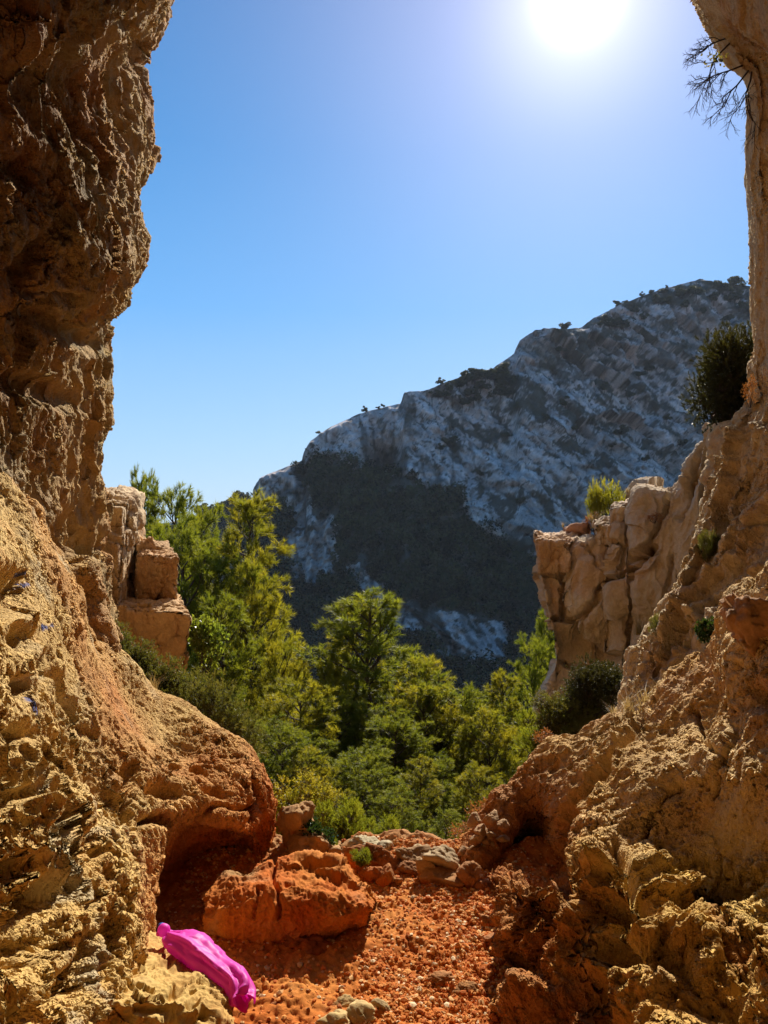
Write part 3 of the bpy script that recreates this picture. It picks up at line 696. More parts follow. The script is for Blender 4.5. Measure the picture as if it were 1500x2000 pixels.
sets = [
 ("small pine standing alone on the mountain skyline", "pines on the mountain skyline", [(712, 805, 9), (738, 800, 6), (625, 848, 6), (1208, 598, 10), (1224, 592, 8), (1254, 580, 7), (1270, 574, 6), (862, 750, 9), (1100, 648, 14), (1430, 560, 17), (1475, 565, 14), (580, 908, 7), (1300, 566, 6), (838, 764, 8), (750, 797, 7)]),
 ("pine in the clump on the ridge saddle", "pines on the ridge saddle", [(912, 742, 20), (930, 740, 22), (948, 745, 18), (965, 748, 22), (985, 760, 30), (978, 752, 26), (900, 755, 14), (880, 762, 14), (890, 775, 16), (870, 772, 12), (915, 770, 18), (855, 770, 12), (940, 760, 16), (905, 785, 14), (925, 782, 14), (845, 772, 9), (975, 775, 20)]),
 ("pine just under the mountain summit", "pines under the summit", [(1215, 645, 22), (1190, 640, 18), (1230, 635, 14), (1300, 600, 16), (1320, 590, 18), (1345, 595, 22), (1370, 590, 24), (1385, 600, 18), (1400, 585, 18), (1280, 600, 14), (1260, 625, 14), (1420, 600, 18), (1440, 590, 12), (1445, 630, 18), (1330, 615, 14), (1170, 640, 12), (1290, 580, 10), (1410, 640, 12), (1240, 610, 10), (1180, 625, 10), (1460, 600, 14), (1360, 625, 12)]),
 ("dark pine on the grey mountain face", "pines on mountain ledges", [(1245, 690, 12), (1270, 720, 12), (1250, 735, 12), (1230, 770, 14), (1100, 800, 14), (1150, 820, 14), (1010, 800, 12), (1060, 830, 12), (880, 868, 16), (1215, 850, 18), (1200, 870, 14), (1010, 990, 14), (860, 880, 12), (1110, 850, 12), (1300, 820, 12), (1330, 870, 16), (1180, 760, 12), (940, 930, 12), (1130, 700, 10), (1090, 690, 10), (990, 850, 10), (1260, 900, 12)]),
 ("sunlit green pine below the cliff hollow", "sunlit pines below the cliff hollow", [(610, 955, 24), (630, 950, 24), (650, 945, 26), (668, 935, 24), (680, 928, 18), (620, 975, 24), (645, 965, 22), (608, 985, 20), (660, 955, 18), (635, 990, 20)]),
 ("green pine on the spur left of the pale rock band", "pines on the left spur", [(505, 1050, 20), (525, 1060, 26), (540, 1050, 28), (558, 1045, 26), (515, 1080, 26), (535, 1085, 28), (550, 1075, 24), (500, 1070, 22), (565, 1030, 18)]),
 ("dark pine on the low far left ridge", "pines on the low far ridge", [(392, 1008, 12), (405, 1003, 14), (420, 998, 13), (434, 992, 13), (450, 988, 14), (465, 983, 15), (480, 982, 16), (410, 1015, 16), (440, 1005, 16), (470, 1000, 16), (490, 985, 10)]),
]
ORD = "first second third fourth fifth sixth seventh eighth ninth tenth eleventh twelfth thirteenth fourteenth fifteenth sixteenth seventeenth eighteenth nineteenth twentieth twenty-first twenty-second twenty-third".split()
k = 0
for lab, grp, pts in sets:
    for n_i, (qx, qy, hp) in enumerate(sorted(pts)):
        far_tree(qx, qy + hp * .25, hp * rr.uniform(1.1, 1.6), lab + ", " + ORD[n_i] + " from the left", grp, k, rr.uniform(.9, 1.3)); k += 1
# the forest mass covering the gully and valley side
vis = np.where((veg > .9) & (py > 900) & (py < 1480) & (px > 330) & (px < 1250) & (VV.ravel() >= 0))[0]
pick = rs.choice(vis, 2600, replace=False)
base = Pm[pick]; hh = rs.uniform(2.0, 6.0, len(pick))
n = 95
Cc = base[:, None, :] + rand_dirs(len(pick) * n).reshape(len(pick), n, 3) * (rs.uniform(.55, 1, (len(pick), n, 1)) * hh[:, None, None] * (.48, .48, .42)) + np.stack([0 * hh, 0 * hh, hh * .45], -1)[:, None, :]
v, f = leaf_cloud(Cc.reshape(-1, 3), .75)
sh = rs.uniform(.45, 1.9, len(pick)) ** 1.3
ft = np.repeat(np.array((.026, .029, .014))[None] * sh[:, None] * (1 + .5 * rs.uniform(0, 1, (len(pick), 1)) * np.array((1, .6, 0))), n * 3, 0)
M_FOREST, t_ = new_mat("forest_foliage"); o_ = N_(t_, "ShaderNodeOutputMaterial"); b_ = N_(t_, "ShaderNodeBsdfDiffuse"); a_ = N_(t_, "ShaderNodeAttribute", attribute_name="tint")
t_.links.new(a_.outputs['Color'], b_.inputs['Color']); t_.links.new(b_.outputs[0], o_.inputs['Surface'])
tag(link("forest", mesh("forest", v, f, False, ft, M_FOREST)), "dark forest filling the shaded gully below the cliffs", kind="stuff")

# ------------------------------------------------------------------ ROCKS AS THINGS
def ico(sub):
    import bmesh
    bm = bmesh.new(); bmesh.ops.create_icosphere(bm, subdivisions=sub, radius=1)
    V = np.array([v.co[:] for v in bm.verts]); Fc = np.array([[v.index for v in f.verts] for f in bm.faces]); bm.free()
    return V, Fc
ICO = {s: ico(s) for s in (1, 2, 3, 4, 5, 6)}
def stone_mesh(name, size, seed, sub=5, planes=12, soft=30, tint=ORG, dust=None, rough=1.0, mat=None, extra=None):
    r = np.random.RandomState(seed)
    V, Fc = ICO[sub]; V = V.copy()
    n = rand_dirs(planes, r); d = r.uniform(.5, .95, planes)
    s = np.maximum(V @ n.T, 1e-3) / d
    rad = 1.0 / (np.sum(s ** soft, 1) + 1.7 ** -soft) ** (1 / soft)
    V = V * rad[:, None]
    V = V / np.abs(V).max(0)
    V = V * np.array(size) * .5
    sz = float(np.mean(size))
    Nn = V / np.linalg.norm(V, axis=1, keepdims=True)
    V = V + Nn * (sz * rough * (.045 * fbm(V, 2.2 / sz, 3, .5, seed) + .035 * facet(V, 4.5 / sz, seed + 1) + .015 * fbm(V, 9 / sz, 3, .55, seed + 1, 'ridge')))[:, None]
    if extra is not None: V = extra(V)
    tn = lerp(np.array(tint), np.array(tint) * .75, sstep(-.2, .8, fbm(V, 3 / sz, 3, .5, seed + 2)))
    if dust is not None: tn = lerp(tn, np.array(dust), sstep(.15, -.35, V[:, 2] / size[2] + .25 * fbm(V, 4 / sz, 3, .5, seed + 3)))
    return mesh(name, V, Fc, True, tn, mat or M_STONE)
def stone(name, label, px_, py_, d, size, seed, rot=(0, 0, 0), group=None, cat="rock", floor=True, sink=0.0, **kw):
    if floor:
        d1 = (H - .30 * size[2] - sink) * F / (py_ - 1000); size = tuple(v * d1 / d for v in size); d = d1
    o = link(name, stone_mesh(name, size, seed, **kw), loc=W(px_, py_, d))
    o.rotation_euler = [math.radians(a) for a in rot]
    return tag(o, label, cat, group)

# big red boulder: lofted, split by a crack
rows = [
 [(450, 1760, 3.55), (500, 1740, 3.55), (550, 1720, 3.55), (610, 1715, 3.55), (660, 1720, 3.5), (700, 1740, 3.4), (725, 1760, 3.3)],
 [(425, 1712, 3.2), (478, 1672, 3.25), (535, 1662, 3.25), (600, 1654, 3.25), (655, 1660, 3.2), (700, 1700, 3.12), (732, 1738, 3.05)],
 [(402, 1735, 3.08), (440, 1690, 3.12), (520, 1680, 3.1), (590, 1685, 3.08), (660, 1695, 3.05), (710, 1720, 3.0), (731, 1745, 2.98)],
 [(402, 1750, 2.98), (455, 1735, 2.94), (520, 1725, 2.9), (590, 1722, 2.9), (650, 1735, 2.86), (705, 1745, 2.88), (727, 1760, 2.92)],
 [(405, 1780, 2.95), (460, 1785, 2.88), (530, 1785, 2.85), (590, 1785, 2.83), (650, 1790, 2.83), (690, 1785, 2.87), (715, 1790, 2.94)],
 [(415, 1830, 2.95), (470, 1840, 2.9), (530, 1840, 2.86), (580, 1830, 2.88), (640, 1825, 2.95), (670, 1812, 3.05), (690, 1808, 3.1)],
 [(425, 1890, 3.0), (475, 1890, 2.95), (530, 1890, 2.92), (580, 1880, 2.95), (630, 1860, 3.05), (660, 1850, 3.15), (680, 1840, 3.2)]]
it = [('crack', [(540, 1660), (538, 1690), (532, 1712), (543, 1745), (548, 1790)], 3, .035), ('pit', 480, 1695, 30, 14, -20, .05), ('pit', 620, 1690, 34, 8, 5, .035), ('pit', 655, 1720, 20, 7, 20, .03), ('crack', [(560, 1730), (600, 1718), (650, 1735), (700, 1728)], 5, .02), ('crack', [(505, 1738), (500, 1790)], 2.5, .02)]
def nz(P, sx, sy, N): return .02 * fbm(P, 4, 3, .5, 131) + .012 * facet(P, 4, 135, .7) + .003 * facet(P, 15, 136) + .004 * fbm(P, 14, 4, .6, 132) + .006 * fbm(P, 30, 3, .6, 133, 'ridge')
P, fc, sx, sy, N = loft([[(x, y + 22, d) for x, y, d in r] for r in rows], 1.7, nz, it, warp=4)
tn = lerp(np.array((.60, .22, .04)), RED, sstep(-.3, .6, fbm(P, 4, 3, .5, 134)))
tn = lerp(tn, np.array((.40, .27, .12)), sstep(520, 480, sx) * sstep(1730, 1700, sy) * .8)
loc0 = np.array(W(560, 1840, 3.2))
o = link("boulder", mesh("boulder", P - loc0, fc, True, tn, M_STONE), loc=loc0)
tag(o, "big cracked red boulder lying in front of the shaded hollow", "boulder")

stone("rock_slab", "flat red rock under the front of the big boulder", 580, 1815, 2.98, (.17, .12, .06), 3, (0, 10, 20), tint=(.44, .15, .04), dust=RED)
stone("rock_slab", "low crumbly dark red rock on the ground in front of the boulder", 590, 1842, 2.86, (.24, .10, .06), 4, (0, 0, -8), tint=(.32, .09, .025), dust=RED, rough=2)
stone("rock", "pale orange rock with ledges behind the left end of the boulder", 572, 1610, 3.95, (.20, .28, .30), 5, (10, 10, 0), tint=(.50, .29, .13), dust=(.46, .16, .05), rough=1.6)
stone("rock", "low orange rock filling the gap beside the pale ledged rock", 612, 1650, 4.0, (.26, .2, .12), 55, (0, 0, 0), tint=(.48, .27, .12), rough=1.5)
stone("rock_slab", "larger pale flat slab at the rim between plants and red stones", 712, 1652, 4.2, (.18, .22, .10), 6, (-12, 3, 5), tint=(.55, .47, .30), planes=6, soft=30)
stone("rock_slab", "smaller pale flat slab right of the larger pale slab at the rim", 750, 1658, 4.15, (.10, .2, .08), 7, (-14, 8, -10), tint=(.55, .46, .30), planes=6, soft=30)
stone("rock", "jagged red rock between the boulder and the brown striped rock", 728, 1682, 3.85, (.27, .16, .13), 8, (0, 10, 0), tint=(.44, .17, .055), dust=RED, rough=1.6)
stone("rock", "blocky red rock just under the jagged red one", 722, 1706, 3.65, (.11, .12, .09), 9, (0, 0, 30), tint=(.44, .15, .04), dust=RED, planes=7)
stone("rock", "orange red rock below the pale slabs beside the gravel", 757, 1706, 3.62, (.11, .12, .11), 10, (0, 0, 10), tint=(.46, .19, .06), dust=RED)
stone("rock", "rounded brown layered rock in the middle of the rim", 802, 1672, 3.9, (.20, .18, .14), 11, (0, 14, 0), tint=(.40, .24, .12), dust=(.40, .15, .05), planes=7, rough=1.2)
stone("rock", "small red rock tucked below the rounded brown layered rock", 796, 1697, 3.68, (.10, .09, .07), 12, tint=(.44, .20, .08), dust=RED)
stone("rock", "upright angular pale rock with sharp faces on the rim", 862, 1682, 3.72, (.17, .16, .19), 13, (0, -20, 20), tint=(.54, .40, .24), dust=(.46, .2, .08), planes=7, soft=30)
stone("rock", "tan rock leaning against the left of the angular pale rock", 832, 1700, 3.66, (.13, .13, .11), 14, (0, 20, 0), tint=(.50, .32, .17), dust=(.45, .18, .06), planes=7, soft=24)
stone("rock", "broad orange rock under the angular pale rock", 860, 1716, 3.58, (.20, .14, .08), 15, tint=(.46, .24, .10), dust=RED, planes=7)
stone("rock", "pointed orange stone standing at the foot of the right rocks", 920, 1716, 3.45, (.13, .12, .13), 16, (0, 0, 40), tint=(.46, .22, .09), dust=RED, planes=6, soft=30)
stone("rock", "flat red stone right of the pointed orange stone", 945, 1728, 3.4, (.10, .1, .05), 17, (0, 0, 10), tint=(.44, .17, .06), dust=RED)
for i, (a_, b2, w_, h_, tnt, wh) in enumerate([(780, 1690, .07, .05, (.60, .40, .2), "beige stone left of the small red rock at the rim"), (815, 1662, .08, .05, (.64, .48, .28), "flat cream stone behind the rounded layered rock"),
   (845, 1735, .06, .04, (.52, .24, .08), "small orange stone in front of the broad orange rock"), (775, 1722, .05, .035, (.50, .20, .06), "little red stone at the upper left of the gravel"), (885, 1700, .08, .06, (.62, .42, .22), "tan stone right of the upright angular rock"),
   (690, 1672, .10, .06, (.56, .28, .10), "orange stone wedged between the boulder and the jagged red rock"), (655, 1662, .09, .05, (.58, .34, .16), "orange stone on the rim just behind the boulder"), (896, 1735, .05, .035, (.56, .3, .12), "small tan stone left of the pointed orange stone")]):
    stone("stone", wh, a_, b2, 3.5, (w_, w_ * .85, h_), 90 + i, (0, rs.uniform(-15, 15), rs.uniform(0, 180)), cat="stone", sub=4, tint=tnt, dust=(.48, .2, .07), planes=9, soft=60)
st_ = [(905, 1660, .11, .06), (925, 1645, .13, .07), (945, 1625, .14, .08), (915, 1675, .12, .06), (900, 1690, .10, .06), (940, 1660, .11, .05), (962, 1600, .13, .09), (980, 1640, .10, .05), (925, 1690, .09, .05), (955, 1645, .1, .05), (972, 1618, .1, .07), (935, 1608, .12, .07)]
st = [(a_ + rs.uniform(-8, 8), b2 + rs.uniform(-8, 8), w_ * .62, h_ * .75) for a_, b2, w_, h_ in st_] + [(rs.uniform(0, 1) * 80 + 885, 0, rs.uniform(.045, .08), rs.uniform(.03, .05)) for _ in range(11)]
st = [(a_, b2 or 1700 - (a_ - 885) * rs.uniform(.3, 1.0), w_, h_) for a_, b2, w_, h_ in st]
for i, (a_, b2, w_, h_) in enumerate(st):
    stone("stone", "broken tan stone, " + ORD[sorted(range(len(st)), key=lambda q: st[q][1]).index(i)] + " from the top of the heap by the right rocks", a_, b2, 3.55, (w_, w_ * .9, h_), 60 + i, floor=False, rot=(rs.uniform(-20, 20), rs.uniform(-30, 30), rs.uniform(0, 90)), group="broken stones heaped by the right rocks", cat="stone", sub=4, tint=(.52, .33, .18), dust=(.46, .2, .08), planes=9, soft=60)
stone("rock_slab", "largest pale yellow slab poking out of the floor at the bottom edge", 660, 1990, 2.50, (.15, .12, .06), 18, (0, 4, 10), tint=(.66, .48, .22), dust=RED, planes=8, soft=50, rough=.9)
stone("rock_slab", "pale yellow slab against the right side of the largest floor slab", 705, 1985, 2.50, (.09, .09, .05), 181, (4, 0, 50), tint=(.66, .48, .22), dust=RED, planes=8, soft=50)
stone("rock_slab", "thin pale yellow slab behind the largest floor slab", 672, 1958, 2.50, (.12, .06, .03), 182, (0, 0, -10), tint=(.64, .45, .20), dust=RED, planes=8, soft=50)
stone("rock", "small pale yellow rock right of the cracked pale outcrop", 748, 1968, 2.52, (.07, .06, .04), 19, tint=(.52, .37, .18), planes=8)
stone("rock", "orange bumpy rock sunk in the gravel near the right rocks", 868, 1912, 2.72, (.12, .07, .03), 20, tint=(.46, .21, .08), dust=RED, rough=2.2)
stone("rock", "low orange rock below the bumpy one in the gravel", 905, 1932, 2.62, (.09, .05, .025), 21, tint=(.46, .22, .08), dust=RED, rough=1.6)
stone("rock", "weathered orange rock by the base of the right rocks", 955, 1800, 3.05, (.07, .06, .04), 22, tint=(.46, .21, .08), dust=RED, rough=1.6)
stone("rock", "long low orange rock lying along the base of the right rocks", 965, 1835, 2.92, (.10, .07, .035), 23, tint=(.46, .20, .08), dust=RED, rough=1.6)

# left ledge rock that the bag lies on
rows = [
 [(150, 1840, 2.9), (240, 1838, 2.85), (300, 1834, 2.85), (350, 1870, 2.8), (400, 1900, 2.72), (440, 1925, 2.65), (462, 1960, 2.6)],
 [(150, 1850, 2.6), (240, 1838, 2.6), (300, 1830, 2.68), (352, 1868, 2.65), (400, 1895, 2.6), (440, 1920, 2.55), (458, 1955, 2.5)],
 [(150, 1880, 2.35), (250, 1880, 2.38), (310, 1885, 2.42), (355, 1905, 2.40), (400, 1915, 2.40), (435, 1935, 2.38), (452, 1965, 2.36)],
 [(150, 1930, 2.1), (250, 1925, 2.15), (320, 1930, 2.2), (360, 1950, 2.2), (400, 1950, 2.22), (432, 1965, 2.24), (452, 1990, 2.25)],
 [(150, 1990, 2.0), (250, 1985, 2.05), (320, 1990, 2.1), (360, 2000, 2.1), (400, 2010, 2.12), (432, 2020, 2.15), (450, 2030, 2.18)],
 [(150, 2200, 2.0), (250, 2200, 2.05), (320, 2200, 2.1), (360, 2200, 2.1), (400, 2200, 2.14), (430, 2200, 2.18), (448, 2200, 2.25)]]
it = [('pit', 345, 1935, 8, 16, 30, .04), ('pit', 375, 1965, 12, 8, -40, .05), ('crack', [(330, 1890), (325, 1850), (318, 1840)], 4, .02), ('pit', 400, 1985, 10, 14, 0, .04), ('pit', 300, 1970, 26, 10, 0, .03), ('pit', 430, 1900, 6, 5, 0, .02)]
def nz(P, sx, sy, N): return .012 * fbm(P, 6, 3, .5, 141) + .009 * facet(P, 9, 145) + .010 * fbm(P, 14, 3, .55, 142) * sstep(1880, 1940, sy) + .006 * fbm(P, 30, 3, .5, 143, 'ridge')
P, fc, sx, sy, N = loft(rows, 1.8, nz, it, warp=3)
tn = lerp(np.array((.66, .45, .16)), np.array((.60, .36, .12)), sstep(-.2, .7, fbm(P, 5, 4, .55, 144)))
loc0 = np.array(W(350, 2100, 2.2))
tag(link("rock_ledge", mesh("rock_ledge", P - loc0, fc, True, tn, M_STONE), loc=loc0), "yellow ochre rock ledge at the bottom left with the pink bag draped over it", "rock")

# jointed blocks
def block(name, label, front, back, seed, tint, n=80, rnd=.05, amp=.03, dust=None, group=None, cracks=()):
    """front, back: 4 corners each (TL, TR, BR, BL) as (px, py, d)"""
    Fr = Wn(np.array(front, float)); Bk = Wn(np.array(back, float))
    V = []; Fc = []; o = 0
    t = np.linspace(0, 1, n)
    def tri(u, v, w):
        def quad(Q): return ((1 - u) * (1 - v))[:, None] * Q[0] + (u * (1 - v))[:, None] * Q[1] + (u * v)[:, None] * Q[2] + ((1 - u) * v)[:, None] * Q[3]
        return quad(Fr) * (1 - w)[:, None] + quad(Bk) * w[:, None]
    A, B = [x.ravel() for x in np.meshgrid(t, t, indexing='ij')]
    z, o1 = np.zeros(len(A)), np.ones(len(A))
    faces = [(A, B, z), (A, z, B), (o1, A, B), (z, A, B), (A, o1, B), (A, B, o1)]
    I = np.arange(n * n).reshape(n, n)
    q = np.stack([I[:-1, :-1], I[1:, :-1], I[1:, 1:], I[:-1, 1:]], -1).reshape(-1, 4)
    cen = tri(np.array([.5]), np.array([.5]), np.array([.5]))[0]
    for (u, v, w) in faces:
        # round off the edges
        uu, vv_, ww = 2 * u - 1, 2 * v - 1, 2 * w - 1
        k = (np.abs(uu) ** 22 + np.abs(vv_) ** 22 + np.abs(ww) ** 22) ** (-1 / 22.)
        k = 1 + (k - 1) * rnd / .05 * .8
        P_ = tri((uu * k + 1) / 2, (vv_ * k + 1) / 2, (ww * k + 1) / 2)
        fq = q.copy()
        a, b, c = P_[fq[len(fq) // 2, 0]], P_[fq[len(fq) // 2, 1]], P_[fq[len(fq) // 2, 2]]
        if np.dot(np.cross(b - a, c - a), a - cen) < 0: fq = fq[:, ::-1]
        V.append(P_); Fc.append(fq + o); o += len(P_)
    V = np.concatenate(V); Fc = np.concatenate(Fc)
    sx, sy = screen(V)
    D_ = amp * 1.6 * facet(V, 3.0, seed) + amp * .6 * facet(V, 9.0, seed + 7) + amp * fbm(V, 3, 3, .5, seed) + amp * .7 * fbm(V, 9, 4, .55, seed + 1) + .5 * amp * fbm(V * (1, 1, .3), 14, 3, .6, seed + 4, 'ridge')
    D_ = D_ + brush(sx + 3 * fbm(V, 9, 2, .5, seed), sy + 3 * fbm(V, 9, 2, .5, seed + 3), cracks)
    dirn = V - cen; dirn /= np.linalg.norm(dirn, axis=1, keepdims=True)
    V = V + dirn * D_[:, None]
    tn = lerp(np.array(tint), np.array(tint) * (.98, .88, .78), sstep(-.1, .8, fbm(V, 2.5, 4, .55, seed + 2)))
    loc0 = np.array([cen[0], cen[1], V[:, 2].min()])
    return tag(link(name, mesh(name, V - loc0, Fc, True, tn, M_BLOCK), loc=loc0), label, "rock", group)
block("rock_block", "topmost block of the jointed stack on the left, its right face sunlit", [(190, 984, 6.0), (240, 990, 6.0), (238, 1060, 6.05), (190, 1060, 6.05)], [(205, 955, 7.0), (278, 966, 7.0), (284, 1060, 7.1), (205, 1060, 7.1)], 201, (.68, .52, .33), cracks=[('crack', [(200, 1028), (283, 1030)], 2, .02)])
block("rock_block", "tall narrow block under the topmost one, with a sunlit rough side", [(190, 1063, 6.0), (231, 1066, 5.98), (231, 1180, 6.1), (190, 1180, 6.1)], [(200, 1063, 7.2), (276, 1063, 7.2), (277, 1166, 7.2), (200, 1166, 7.2)], 211, (.68, .52, .33))
block("rock_block", "squat cracked block right of the tall narrow one, sun on its top", [(272, 1088, 6.45), (347, 1090, 6.35), (342, 1168, 6.4), (272, 1168, 6.5)], [(280, 1060, 7.4), (316, 1062, 7.4), (325, 1168, 7.4), (280, 1168, 7.4)], 221, (.68, .46, .26), cracks=[('crack', [(302, 1088), (303, 1098), (326, 1100), (328, 1130), (340, 1142)], 2.5, .03), ('crack', [(278, 1118), (312, 1126), (318, 1140)], 2, .015)])
block("rock_block", "large tapering block at the base of the left stack with a sunlit flat top", [(205, 1186, 6.0), (370, 1203, 5.9), (352, 1345, 6.2), (205, 1330, 6.1)], [(205, 1165, 6.9), (340, 1162, 6.9), (345, 1345, 7.0), (205, 1330, 7.0)], 231, (.68, .45, .24), n=90, amp=.025, cracks=[('pit', 352, 1225, 8, 14, 0, .06), ('crack', [(345, 1210), (352, 1240), (370, 1250)], 3, .03)])

# right promontory
rows_top = [(1052, 1118), (1066, 1112), (1100, 1112), (1118, 1066), (1150, 1052), (1192, 1056), (1200, 1020), (1230, 1010), (1238, 958), (1275, 950), (1312, 952), (1335, 915), (1380, 850), (1420, 808), (1470, 770), (1600, 700)]
rows_bot = [(1062, 1385), (1075, 1380), (1100, 1372), (1130, 1372), (1160, 1370), (1190, 1370), (1210, 1372), (1240, 1372), (1270, 1380), (1300, 1380), (1340, 1380), (1370, 1380), (1410, 1380), (1450, 1380), (1500, 1380), (1600, 1380)]
dd = [8.0, 7.9, 7.85, 7.8, 7.7, 7.65, 7.5, 7.45, 7.3, 7.2, 7.1, 7.0, 6.9, 6.7, 6.6, 6.4]
left = [(1060, 1118), (1063, 1150), (1072, 1200), (1084, 1250), (1090, 1300), (1078, 1345), (1058, 1385)]
rows = []
rows.append([(x + 15, y + 40, d + 3.0) for (x, y), d in zip(rows_top, dd)])
rows.append([(x + 4, y + 4, d + 1.0) for (x, y), d in zip(rows_top, dd)])
for t_i, t in enumerate([0, .12, .28, .45, .62, .8, 1.0]):
    row = []
    lx, ly = left[t_i]
    for i, ((x0, y0), (x1, y1)) in enumerate(zip(rows_top, rows_bot)):
        x = x0 + (x1 - x0) * t; y = y0 + (y1 - y0) * t
        wgt = max(0, 1 - i / 4.0)
        if t > 0: x = x + (lx - (rows_top[0][0] + (rows_bot[0][0] - rows_top[0][0]) * t)) * wgt
        row.append((x, y, dd[i] - .35 * t - (.15 if 0 < t < .5 else 0)))
    rows.append(row)
rows.append([(x, y + 80, d) for x, y, d in rows[-1]])
rows = [[(r[0][0] + 30, r[0][1], r[0][2] + 1.6)] + r for r in rows]
it = [('crack', [(1240, 1170), (1230, 1230), (1220, 1300)], 3.5, .10), ('crack', [(1105, 1110), (1098, 1150), (1095, 1200)], 4, .14), ('pit', 1100, 1127, 9, 9, 0, .2), ('crack', [(1080, 1205), (1120, 1212), (1145, 1200), (1175, 1150), (1205, 1130), (1240, 1110)], 4, .12),
      ('crack', [(1140, 1060), (1160, 1090), (1165, 1110)], 2, .05), ('crack', [(1192, 1058), (1218, 1062), (1200, 1100), (1205, 1130)], 3, .08), ('pit', 1262, 1080, 26, 12, -30, .25), ('crack', [(1240, 1092), (1290, 1085)], 3, .1),
      ('crack', [(1095, 1290), (1115, 1300), (1140, 1300)], 3.5, .10), ('crack', [(1310, 955), (1300, 1000), (1270, 1060), (1240, 1130)], 4, .12), ('crack', [(1230, 1010), (1225, 1060), (1210, 1110)], 3, .08),
      ('crack', [(1380, 860), (1350, 940), (1330, 1010)], 5, .12), ('crack', [(1410, 830), (1380, 930), (1370, 1000)], 4, .08), ('crack', [(1140, 1205), (1150, 1290), (1140, 1370)], 2.5, .05), ('crack', [(1320, 1090), (1300, 1180), (1300, 1260)], 3, .06),
      ('pit', 1340, 960, 18, 40, 25, .12), ('crack', [(1330, 925), (1345, 930), (1400, 925)], 3, .06)]
def nz(P, sx, sy, N):
    return .05 * fbm(P, 1.2, 3, .5, 151) + .10 * facet(P * (1, .8, .5), .85, 7, .8) + .02 * facet(P * (1, 1, .7), 3.5, 8) + .012 * fbm(P, 6, 4, .55, 152) + .012 * fbm(P * (1, 1, .4), 12, 3, .55, 153, 'ridge')
P, fc, sx, sy, N = loft(rows, 2.0, nz, it, warp=4)
tn = lerp(np.array((.60, .47, .32)), np.array((.66, .54, .38)), sstep(-.3, .6, fbm(P, 1.2, 4, .55, 154)))
tn = lerp(tn, np.array((.60, .38, .22)), sstep(.1, .7, fbm(P, 2.2, 3, .5, 155)) * sstep(1260, 1120, sx) * .6)
tn = lerp(tn, np.array((.46, .39, .31)), sstep(1180, 1300, sx) * sstep(-.2, .5, fbm(P, 1.5, 3, .5, 156)) * .6)
tag(link("cliff", mesh("cliff", P, fc, True, tn, M_CLIFF)), "shaded tan rock promontory standing right of the valley", kind="structure")
block("rock_block", "square block forming the nose at the tip of the right promontory", [(1049, 1056, 7.7), (1118, 1058, 7.6), (1108, 1116, 7.65), (1055, 1120, 7.75)], [(1056, 1044, 8.6), (1130, 1046, 8.5), (1115, 1116, 8.6), (1066, 1118, 8.7)], 241, (.68, .50, .34), cracks=[('crack', [(1072, 1052), (1078, 1080), (1070, 1110)], 1.6, .03)])
block("rock_block", "block perched on the promontory beside the orange grass", [(1166, 1030, 7.5), (1194, 1022, 7.4), (1192, 1062, 7.45), (1166, 1062, 7.55)], [(1170, 1016, 8.1), (1200, 1014, 8.1), (1200, 1062, 8.1), (1172, 1062, 8.2)], 251, (.64, .50, .35), n=50)
block("rock_block", "stepped block above the perched one on the promontory", [(1196, 996, 7.45), (1236, 992, 7.35), (1230, 1060, 7.35), (1190, 1060, 7.45)], [(1206, 984, 8.1), (1240, 980, 8.1), (1240, 1060, 8.1), (1200, 1060, 8.2)], 261, (.64, .50, .35), n=50)
stone("rock", "low reddish rock on top of the promontory behind the nose block", 1135, 1040, 8.2, (.36, .4, .2), 24, floor=False, tint=(.50, .26, .14), planes=7)
stone("boulder", "rounded orange boulder bulging in at the right edge", 1492, 1245, 3.0, (.30, .34, .40), 25, (0, 0, 30), floor=False, cat="boulder", tint=(.50, .28, .14), planes=7, rough=1.3, sub=6)

# loose stones and gravel
grp = "loose stones scattered on the red floor"
pr = np.random.RandomState(77)
protos = [stone_mesh("stone", (1, .85, .6), 300 + i, sub=3, planes=8, soft=20, tint=c, rough=.8, mat=M_STONE) for i, c in enumerate([(.50, .24, .10), (.46, .18, .06), (.56, .38, .22), (.40, .13, .04), (.60, .48, .30)])]
def in_floor(x, y):
    qx = 750 + x / y * F; qy = 1000 + H / y * F
    l = np.interp(qy, [1690, 1740, 1800, 1850, 1900, 2000], [740, 745, 700, 470, 470, 480]); r_ = np.interp(qy, [1690, 1720, 1800, 1900, 2000], [890, 965, 970, 1000, 1020])
    return (qx > l) & (qx < r_) & (qy > 1700)
cnt = 0
while cnt < 70:
    y = pr.uniform(2.3, 3.5); x = pr.uniform(-.6, .6)
    if not in_floor(np.array([x]), np.array([y]))[0]: continue
    s = pr.uniform(.014, .030) * (1.3 if pr.rand() < .1 else 1)
    ci = int(pr.choice(5, p=[.3, .25, .2, .15, .1])); o = link("stone", protos[ci], loc=(x, y, float(gz(np.array([x]), np.array([y]))[0]) + s * .12))
    o.scale = (s, s, s); o.rotation_euler = (pr.uniform(-.5, .5), pr.uniform(-.5, .5), pr.uniform(0, 6))
    tag(o, "small loose " + ["orange", "red brown", "pale buff", "dark red", "cream"][ci] + " stone on the red gravel floor", "stone", grp); cnt += 1
n = 56000
x = pr.uniform(-.9, .9, n); y = pr.uniform(2.15, 3.75, n)
dens = sstep(-.35, .5, fbm(np.stack([x, y, 0 * x], -1), 3.5, 3, .5, 91)) * .75 + .25
dens *= .35 + .65 * sstep(-.35, .15, x - (3.2 - y) * .1)
m = pr.rand(n) < dens; x, y = x[m], y[m]; n = len(x)
V1, F1 = ICO[1]
s = pr.uniform(.0025, .0095, n) * np.where(pr.rand(n) < .06, 1.6, 1)
z = gz(x, y) + s * .3
